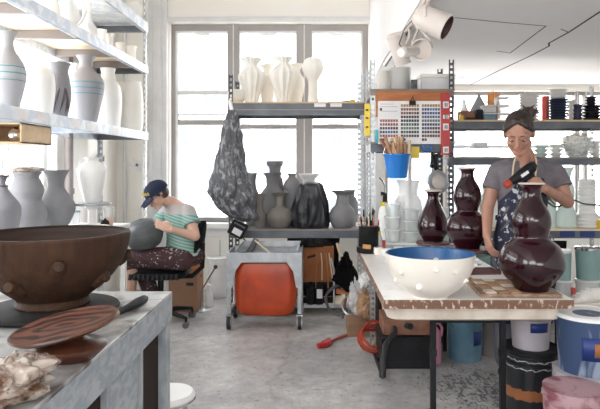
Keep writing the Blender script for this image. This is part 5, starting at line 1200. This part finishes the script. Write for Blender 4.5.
def face(par, Mx, lips='lips', glasses=False):
    for s in (-1, 1):
        b = B('label_white', 'hair'); n0 = 0; b.sph((s*.029, -.070, .002), (.013, .012, .010), nu=14, nv=10); b.m = 1; b.sph((s*.029, -.0775, -.001), (.006, .006, .006), nu=10, nv=8); xform(b, 0, Mx); b.done('eye', par)
        b = B('skin'); b.sph((s*.029, -.071, .006), (.0150, .0135, .0095), nu=14, nv=10); xform(b, 0, Mx); b.done('eyelid', par)
        b = B('hair'); b.tube([(s*.016, -.0825, -.002), (s*.030, -.0855, -.006), (s*.044, -.078, -.002)], [.0012, .0022, .0012], 6); xform(b, 0, Mx); b.done('eyelash', par)
        b = B('hair'); b.tube([(s*.014, -.0865, .026), (s*.030, -.088, .031), (s*.046, -.076, .026)], [.002, .0033, .0015], 6); xform(b, 0, Mx); b.done('eyebrow', par)
    b = B(lips); b.sph((0, -.0905, -.049), (.020, .006, .0045)); b.sph((0, -.089, -.0565), (.017, .006, .005)); xform(b, 0, Mx); b.done('lips', par)
    if glasses:
        b = B('black_plastic')
        for s in (-1, 1):
            b.tube([(s*.031+.021*cos(a), -.094, .002+.016*sin(a)) for a in [2*pi*i/16 for i in range(16)]], .002, 6, closed=True)
            b.tube([(s*.052, -.093, .006), (s*.074, -.03, .008), (s*.077, .02, .002)], .002, 6)
        b.tube([(-.01, -.094, .006), (.01, -.094, .006)], .002, 6); xform(b, 0, Mx); b.done('glasses', par)
def hand(b, wrist, dirv, back, side, curl=(.5, .7, .5), thumb=.4, sc=1.0):
    y = V(dirv).normalized(); z = (V(back)-y*V(back).dot(y)).normalized(); x = y.cross(z)
    Mx = Matrix((x, y, z)).transposed().to_4x4(); Mx.translation = V(wrist); n0 = len(b.bm.verts)
    for i, fx in enumerate((-.028, -.0095, .0095, .028)):
        fx_ = fx*side; base = V((fx_, .080-.004*abs(i-2), 0)); b.cap((fx_*.55, .004, 0), base, .0155, .0120, 10)
        Ls = [(.060, .070, .076, .070)[i]*k for k in (.45, .31, .24)]; ang = 0; p = base
        for Lk, ck in zip(Ls, curl):
            ang += ck; q = p+V((fx_*.10*Lk/.03*.2, Lk*cos(ang), -Lk*sin(ang))); b.cap(p, q, .0086, .0078, 8); p = q
    t0 = V((side*.020, .018, -.006)); t1 = V((side*(.040+.010*thumb), .045, -.018)); t2 = V((side*.044, .072, -.030-.01*thumb)); t3 = V((side*.038, .092, -.040))
    b.cap(t0, t1, .014, .0115, 10); b.cap(t1, t2, .0110, .0095, 8); b.cap(t2, t3, .0095, .0085, 8)
    for v in list(b.bm.verts)[n0:]: v.co *= sc
    xform(b, n0, Mx)
def ering(c, ax, ay, rx, ry, n=32): return [V(c)+V(ax)*rx*cos(2*pi*j/n)+V(ay)*ry*sin(2*pi*j/n) for j in range(n)]
def person(name, label, loc):
    return label
# ---------------- standing person
D = 3.80; S_ = F/D
def W(px, py, dy=0.0): return A(px, py, D+dy)
TS = [(157, 526, 8, .050), (161, 525.5, 15, .062), (164.5, 525, 24, .078), (169, 525, 29, .095), (177, 524, 28.5, .115), (188, 523, 26, .125), (200, 522, 23, .112), (214, 521, 21.5, .104), (228, 521, 24, .115), (242, 520.5, 27, .125), (258, 520.5, 28, .125), (268, 520.5, 27, .12)]
def torso(b, k, i0=0, i1=99, grow=0.0):
    b.rings([ering(W(c, y), (1, 0, 0), (0, 1, 0), w/S_*k+grow, dp*k+grow) for y, c, w, dp in spline(TS[i0:i1], 3)][::-1])
HC = frame(W(519, 134, -.055), (-.36, -.80, -.50)) @ Matrix.Diagonal((1.18, 1.12, 1.14, 1))
sh = [W(497.5, 172, .02), W(555.5, 172.5, .01)]; el = [W(487.5, 207, .0), W(567.5, 202, -.06)]; wr = [W(487, 236, -.09), W(545, 188.5, -.30)]
b = B('skin'); torso(b, .93); head(b, HC, W(525.5, 160, .0)); b.cap(W(525, 154, .0), W(525.5, 163, .005), .055, .07)
b.cap(W(525, 158, -.045), W(523.8, 166, -.094), .034, .026); b.cap(W(523.8, 166, -.094), W(523.5, 170.5, -.118), .024, .010)
for i in (0, 1): b.cap(W(524+(-1, 1)[i]*8, 171, .01), sh[i], .055, .050); b.cap(sh[i], el[i], .050, .041); b.cap(el[i], wr[i], .042, .027)
hand(b, wr[0], (.10, -.35, -1), (-1, -.2, 0), 1, (.45, .5, .35)); hand(b, wr[1], W(531, 179.0, -.345)-wr[1], (.25, -1, .35), -1, (.75, 1.0, .7), .8)
hipz = W(0, 262).z
for sg in (-1, 1): b.cap(W(520.5+sg*12, 262), (W(520.5, 0).x+sg*.09, D+.01, .48), .10, .065); b.cap((W(520.5, 0).x+sg*.09, D+.01, .48), (W(520.5, 0).x+sg*.09, D+.03, .09), .06, .042); b.cap((W(520.5, 0).x+sg*.09, D+.05, .045), (W(520.5, 0).x+sg*.10, D-.13, .035), .042, .032)
base1 = V((W(520.5, 0).x, D, 0)); st1 = b.done('person', loc=base1); remesh(st1, .0048, 3)
tag(st1, 'standing person in a grey tee and spattered navy apron looking down at a heat gun', 'person')
def child(b, name, par, base, vox=None, it=3, **k):
    bmesh.ops.translate(b.bm, verts=b.bm.verts, vec=-base); o = b.done(name, **k); 
    if vox: remesh(o, vox, it)
    o.parent = par; return o
b = B('tee_grey'); torso(b, 1.0, 1, 10, .007); b.cap(W(516, 163, .03), W(500, 170, .02), .045, .060); b.cap(W(534, 163, .03), W(552, 170.5, .02), .045, .060)
for i in (0, 1):
    b.cap(W(524+(-1, 1)[i]*12, 170.5, .008), sh[i]+V((0, 0, .0)), .066, .064); e = sh[i].lerp(el[i], .50); b.cyl(sh[i], e, .062, .073, 24)
for k in range(14): 
    a = k*2.4; p = W(522+19*cos(a), 196+k*2.6, 0); p.y = D-.105; b.cap(p, p+V((.05*cos(k), .0, -.05)), .010, .006, 8)
child(b, 'tee_shirt', st1, base1, .0065, 2)
b = B('beam_dark')
for sg in (-1, 1):
    x = base1.x+sg*.09; b.cap(W(520.5+sg*11, 255), (x, D+.01, .48), .118, .082); b.cap((x, D+.01, .48), (x, D+.03, .14), .08, .068)
torso(b, 1.0, 9, 12, .010); child(b, 'trousers', st1, base1, .008, 2)
for sg in (-1, 1):
    x = base1.x+sg*.095; b = B('black_plastic'); b.rings([ering((x, D+.09-.03*i*1.0, z/2+.002), (1, 0, 0), (0, 0, 1), w, z/2) for i, (w, z) in enumerate(((.02, .05), (.036, .08), (.04, .10), (.043, .10), (.045, .085), (.047, .07), (.048, .06), (.046, .055), (.038, .05), (.02, .03)))]); child(b, 'shoe', st1, base1)
# apron: a bib and skirt wrapped round the front
b = B('apron'); rows = []
tsi = spline(TS, 6)
def at_y(py): return min(tsi, key=lambda q: abs(q[0]-py))
NV, NU = 34, 28
for i in range(NV):
    py = 178+i*(318-178)/(NV-1); q = at_y(min(py, 262)); cx = q[1]; wd = q[2]/S_+.02; dp = q[3]+.022
    hw = 12.5+3*(py-178)/8 if py < 186 else min(28.5, 15.5+(py-186)*.62); hw /= S_; row = []
    if py > 262: dp += .02; wd += .05
    for j in range(NU):
        u = -1+2*j/(NU-1); x = min(hw, wd*.985)*u; y = -dp*math.sqrt(max(0.0, 1-(x/wd)**2)); y -= .006*sin(u*9+i*.25)*min(1, i/12)
        p = W(cx, py); row.append(V((p.x+x, D+y, p.z)))
    rows.append(row)
b.poly([p for r in rows for p in r], [(i*NU+j, i*NU+j+1, (i+1)*NU+j+1, (i+1)*NU+j) for i in range(NV-1) for j in range(NU-1)])
o = child(b, 'apron', st1, base1); md = o.modifiers.new('s', 'SOLIDIFY'); md.thickness = .004
b = B('strap'); 
for pts in ([(512, 180, -.128), (513, 171, -.122), (514, 163, -.105), (516.5, 155, -.05), (520, 150.5, .03)], [(535, 180, -.128), (536, 171, -.122), (536.5, 163, -.098), (535, 156, -.045), (531.5, 150.5, .03)]): b.tube([W(*p) for p in spline(pts, 5)], .0055, 8)
child(b, 'neck_strap', st1, base1)
b = B('apron'); b.rings([ering(W(521, y), (1, 0, 0), (0, 1, 0), 23.2/S_+.012, .125) for y in (216, 220)], cap0=False, cap1=False); o = child(b, 'apron_tie', st1, base1); md = o.modifiers.new('s', 'SOLIDIFY'); md.thickness = .004
b = B('hair')
b.sph((0, .032, .049), (.076, .087, .077)); b.sph((0, .064, .0), (.066, .048, .062))
for s in (-1, 1):
    b.cap((s*.020, -.034, .100), (s*.060, -.006, .062), .014, .015); b.cap((s*.062, -.004, .055), (s*.070, .018, .0), .016, .012); b.cap((s*.068, .02, .01), (s*.05, .07, -.04), .018, .02)
for s in (-1, 1): b.cap((s*.008, -.040, .094), (s*.045, -.042, .068), .016, .017); b.cap((s*.045, -.042, .068), (s*.069, -.012, .028), .017, .013)
b.sph((.045, .092, .085), (.040, .036, .038)); b.cap((.03, .08, .07), (.02, .06, .05), .04, .045)
for k in range(14): b.cap((.045+.02*cos(k), .09, .088), (.045+.060*cos(k*2.2), .09+.03*sin(k), .09+.050*sin(k*2.2)), .010, .003, 6)
xform(b, 0, HC); child(b, 'hair', st1, base1, .0045, 1)
fb = bpy.data.objects.new('face_mount', None)
def facekids(par, base, Mx, glasses=False):
    before = set(bpy.data.objects); dummy = Matrix.Translation(-base) @ Mx
    face(par, dummy, glasses=glasses)
facekids(st1, base1, HC); bpy.data.objects.remove(fb)
# heat gun held over the vases
gd = -.29
hg = root('heat_gun', 'black heat gun with an orange nozzle held by the standing person', 'heat gun', W(524, 175, gd)); g0 = hg.location
b = B('black_plastic'); b.tube([W(534, 165, gd+.01)-g0, W(532, 167, gd)-g0, W(526, 171.5, gd)-g0, W(517, 178, gd)-g0, W(510, 182.5, gd)-g0], [.022, .033, .035, .030, .021], 20); b.done('body', hg)
b = B('black_plastic'); b.tube([W(527, 170, gd)-g0, W(532, 178, gd)-g0, W(537, 189, gd+.005)-g0], [.026, .022, .024], 14); b.done('grip', hg)
b = B('orange_hose'); b.tube([W(510.5, 182.2, gd)-g0, W(508, 184, gd)-g0, W(505, 186, gd)-g0], [.022, .026, .024], 18); b.done('nozzle', hg)
b = B('label_white'); c = W(525, 174, gd-.033)-g0; b.cbox(c, (.05, .004, .018), (0, -.6, 0)); b.done('label_sticker', hg)
b = B('black_rubber'); b.tube([V(p) for p in spline([tuple(W(537, 189, gd+.005)), tuple(W(543, 197, gd+.03)), tuple(W(556, 207, -.16)), tuple(W(572, 200, .02)), tuple(W(585, 204, .2)), tuple(W(612, 207, .4)), tuple(W(640, 215, .5))], 6)], .0055, 8)
tag(b.done('power_cable'), 'black cable running from the heat gun behind the elbow across the ribbed vase', 'cable')

# ---------------- seated person
D = 5.15; S_ = F/D
fw = V((-.80, -.60, 0)); lf = V((.60, -.80, 0))
T2 = [(254, 183, .175, .135), (246, 183, .165, .13), (236, 182.5, .15, .12), (226, 181.5, .152, .118), (216, 180, .165, .115), (209, 178.5, .165, .10), (204, 176, .125, .08), (200.5, 173, .07, .062)]
def torso2(b, k, i0=0, i1=99, grow=0.0): b.rings([ering(A(c, y, D), lf, fw, w*k+grow, dp*k+grow) for y, c, w, dp in spline(T2[i0:i1], 3)])
HC = frame(A(156.8, 195, D-.10), (-.66, -.48, -.56))
def Q(px, py, dy): return A(px, py, D+dy)
shn, shf = Q(188.5, 212, -.12), Q(168, 211, .13); eln, elf = Q(195, 236, -.19), Q(152, 231, .14); wrn, wrf = Q(172, 229.5, -.275), Q(147.5, 221, .09)
b = B('skin_lit'); torso2(b, .93); head(b, HC, Q(171.5, 203.5, -.01)); b.cap(Q(171, 202.5, -.01), Q(176, 207, 0), .056, .07)
b.cap(Q(178, 211, 0), shn, .06, .052); b.cap(Q(178, 211, 0), shf, .06, .052); b.cap(shn, eln, .050, .043); b.cap(eln, wrn, .043, .027); b.cap(shf, elf, .048, .042); b.cap(elf, wrf, .042, .027)
hand(b, wrn, (-1, -.10, .40), (-.2, -1, .3), 1, (.04, .12, .12)); hand(b, wrf, (-.85, -.45, .05), (.0, .1, 1), 1, (.3, .35, .3))
kn, kf = Q(132, 258, -.14), Q(140, 262, .10); an, af = Q(130, 288, -.02), (A(150, 300, D+.05))
hn, hf = Q(183, 258, -.10), Q(183, 258, .10)
b.cap(hn, kn, .090, .062); b.cap(hf, kf, .09, .062); b.cap(kn, V((an.x, an.y, .12)), .058, .038); b.cap(kf, V((af.x, af.y, .12)), .058, .038)
for p in (V((an.x, an.y, .12)), V((af.x, af.y, .12))): b.cap(p, V((p.x+.01, p.y, .05)), .038, .036); b.cap(V((p.x+.02, p.y, .045)), V((p.x-.14, p.y-.05, .032)), .038, .028)
base2 = V((-1.35, D, 0)); st2 = b.done('person', loc=base2); remesh(st2, .0055, 3)
tag(st2, 'seated person in a navy cap and striped green tee bending over a big clay pot', 'person')
b = B('tee_stripe'); torso2(b, 1.0, 0, 7, .012)
b.cap(Q(178, 212, 0), shn, .068, .066); b.cap(Q(178, 212, 0), shf, .068, .064); b.cyl(shn, shn.lerp(eln, .52), .064, .074, 24); b.cyl(shf, shf.lerp(elf, .5), .062, .07, 24)
child(b, 'tee_shirt', st2, base2, .0065, 2)
b = B('trousers'); b.cap(hn, kn, .108, .080, 20); b.cap(hf, kf, .105, .078, 20); b.cap(kn, Q(130, 277, -.04), .078, .068); b.cap(kf, V((af.x, af.y, .3)), .078, .07); b.sph(Q(184, 256, 0), (.19, .17, .10)); child(b, 'trousers', st2, base2, .0075, 2)
b = B('denim_cuff'); c = Q(129.8, 277, -.04); b.lathe([(.071, -.03), (.082, -.028), (.083, .028), (.074, .03)], 28, c=c); child(b, 'trouser_cuff', st2, base2)
for p in (an, af):
    b = B('black_plastic'); b.rings([ering((p.x+.055-.028*i, p.y+.01-.01*i, z/2+.002), (.3, -.95, 0), (0, 0, 1), w, z/2) for i, (w, z) in enumerate(((.02, .05), (.038, .085), (.042, .10), (.044, .095), (.046, .08), (.048, .07), (.046, .06), (.03, .045)))]); child(b, 'shoe', st2, base2)
b = B('hair'); b.sph((0, .045, -.005), (.074, .066, .066)); b.cap((-.066, -.01, .02), (-.072, .02, -.02), .016, .012); b.cap((.066, -.01, .02), (.072, .02, -.02), .016, .012); xform(b, 0, HC); child(b, 'hair', st2, base2, .005, 1)
b = B('navy_cap'); n0 = 0; rs = []
for i in range(11):
    t = i/10*pi/2; rs.append([V((.091*cos(t)*cos(a), .014+.112*cos(t)*sin(a), .034+.090*sin(t)+(-.012 if i == 0 else 0))) for a in [2*pi*j/36 for j in range(36)]] if i < 10 else [V((.004*cos(a), .014+.004*sin(a), .1225)) for a in [2*pi*j/36 for j in range(36)]])
b.rings(rs); b.sph((0, .014, .123), .007); xform(b, 0, HC); child(b, 'cap_crown', st2, base2)
b = B('navy_cap'); rs = []
for i in range(9):
    u = i/8; y = -.060-.105*u; w = .074*math.sqrt(max(.02, 1-(u*.93)**2.6)); rs.append([V((w*k/6, y, .034-.030*u-.022*(k/6)**2-t)) for k, t in [(k, 0) for k in range(-6, 7)]+[(k, .006) for k in range(6, -7, -1)]])
b.rings(rs); xform(b, 0, HC); child(b, 'cap_brim', st2, base2)
b = B('cap_gold')
for k in range(7):
    a = radians(-90+(k-3)*13); z = .062+.012*cos((k-3)*.5); r = .998; c = V((.091*.95*cos(a), .014+.114*.97*sin(a), z)); b.cbox(c, (.013, .008, .026), (0, 0, a+pi/2))
xform(b, 0, HC); child(b, 'cap_emblem', st2, base2)
facekids(st2, base2, HC, True)
b = B('lap_pot'); r = .163; P = [(.02, -.128), (.07, -.126), (.12, -.10), (.155, -.04), (.163, .01), (.150, .07), (.11, .112), (.06, .13), (.035, .134)]
vessel(b, P, .008, 48); o = b.done('round_pot'); o.location = Q(144, 234.5, -.115); o.rotation_euler = (.1, -.2, 0); tag(o, 'round dark grey clay pot resting in the seated person\'s lap', 'pot')

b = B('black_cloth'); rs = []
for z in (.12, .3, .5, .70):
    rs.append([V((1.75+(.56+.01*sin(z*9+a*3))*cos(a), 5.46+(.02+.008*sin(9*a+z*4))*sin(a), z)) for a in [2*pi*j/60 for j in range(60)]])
b.rings(rs); tag(b.done('shade_sheet'), 'added dark sheet blocking light behind the tubs on the bottom of the wide rack', 'cloth')  # added sheet that keeps window light from reaching under the table
shade_box = root('storage_bin', 'added dark box blocking window light under the swatch rack behind the work table legs', 'bin', (.72, 4.78, 0))  # dark box added to block window light from the floor under the table
b = B('brown_panel'); b.box((-.26, -.18, 0), (.26, .18, .60)); b.done('body', shade_box, bevel=.01)
b = B('black_plastic'); b.box((-.272, -.19, .601), (.272, .19, .66)); b.done('lid', shade_box, bevel=.01)
# ================================================================ LIGHT AND CAMERA
w = bpy.data.worlds.new('sky'); SC.world = w; w.use_nodes = True
nt = w.node_tree; bg = nt.nodes['Background']
tc = nt.nodes.new('ShaderNodeTexCoord'); sx = nt.nodes.new('ShaderNodeSeparateXYZ'); nt.links.new(tc.outputs['Generated'], sx.inputs[0])
r = nt.nodes.new('ShaderNodeValToRGB'); nt.links.new(sx.outputs[2], r.inputs[0])
r.color_ramp.elements[0].position = .0; r.color_ramp.elements[0].color = (.75, .74, .73, 1)
r.color_ramp.elements[1].position = .25; r.color_ramp.elements[1].color = (.92, .96, 1, 1)
nt.links.new(r.outputs[0], bg.inputs[0]); bg.inputs[1].default_value = SKY
def portal(name, loc, rot, sx, sy):
    l = bpy.data.lights.new(name, 'AREA'); l.shape = 'RECTANGLE'; l.size = sx; l.size_y = sy; l.cycles.is_portal = True
    o = bpy.data.objects.new(name, l); o.location = loc; o.rotation_euler = rot; COL.objects.link(o)
portal('portal_back', (-.575, YB+.24, 1.89), (-pi/2, 0, 0), 2.25, 2.26)
portal('portal_back', (1.03, YB+.24, 1.52), (-pi/2, 0, 0), .58, 1.45)
portal('portal_back', (2.36, YB+.24, 1.52), (-pi/2, 0, 0), 1.88, 1.45)
portal('portal_side', (XL-.24, 3.5, 1.92), (0, -pi/2, 0), 2.05, 3.2)
portal('portal_side', (XL-.24, -1.3, 2.4), (0, -pi/2, 0), 1.6, 2.2)
portal('portal_front', (-.8, YF-.19, 2.575), (pi/2, 0, 0), 2.4, 1.65)
portal('portal_front', (1.8, YF-.19, 1.775), (pi/2, 0, 0), 2.2, .95)
cam = bpy.data.cameras.new('camera'); co = bpy.data.objects.new('camera', cam); COL.objects.link(co)
cam.sensor_width = 36; cam.lens = 35; cam.clip_start = .05; cam.clip_end = 200
cam.shift_x = -(CX-300)/600; cam.shift_y = (CY-204.5)/600
co.location = (0, 0, H); co.rotation_euler = (pi/2, 0, 0); SC.camera = co
vs = SC.view_settings; vs.view_transform = 'Standard'; vs.look = 'None'; vs.gamma = 1; vs.exposure = EXPO; vs.use_curve_mapping = False
SC.cycles.max_bounces = 10; SC.cycles.diffuse_bounces = 6; SC.cycles.transparent_max_bounces = 16; SC.cycles.sample_clamp_indirect = 8
SC.cycles.use_denoising = True
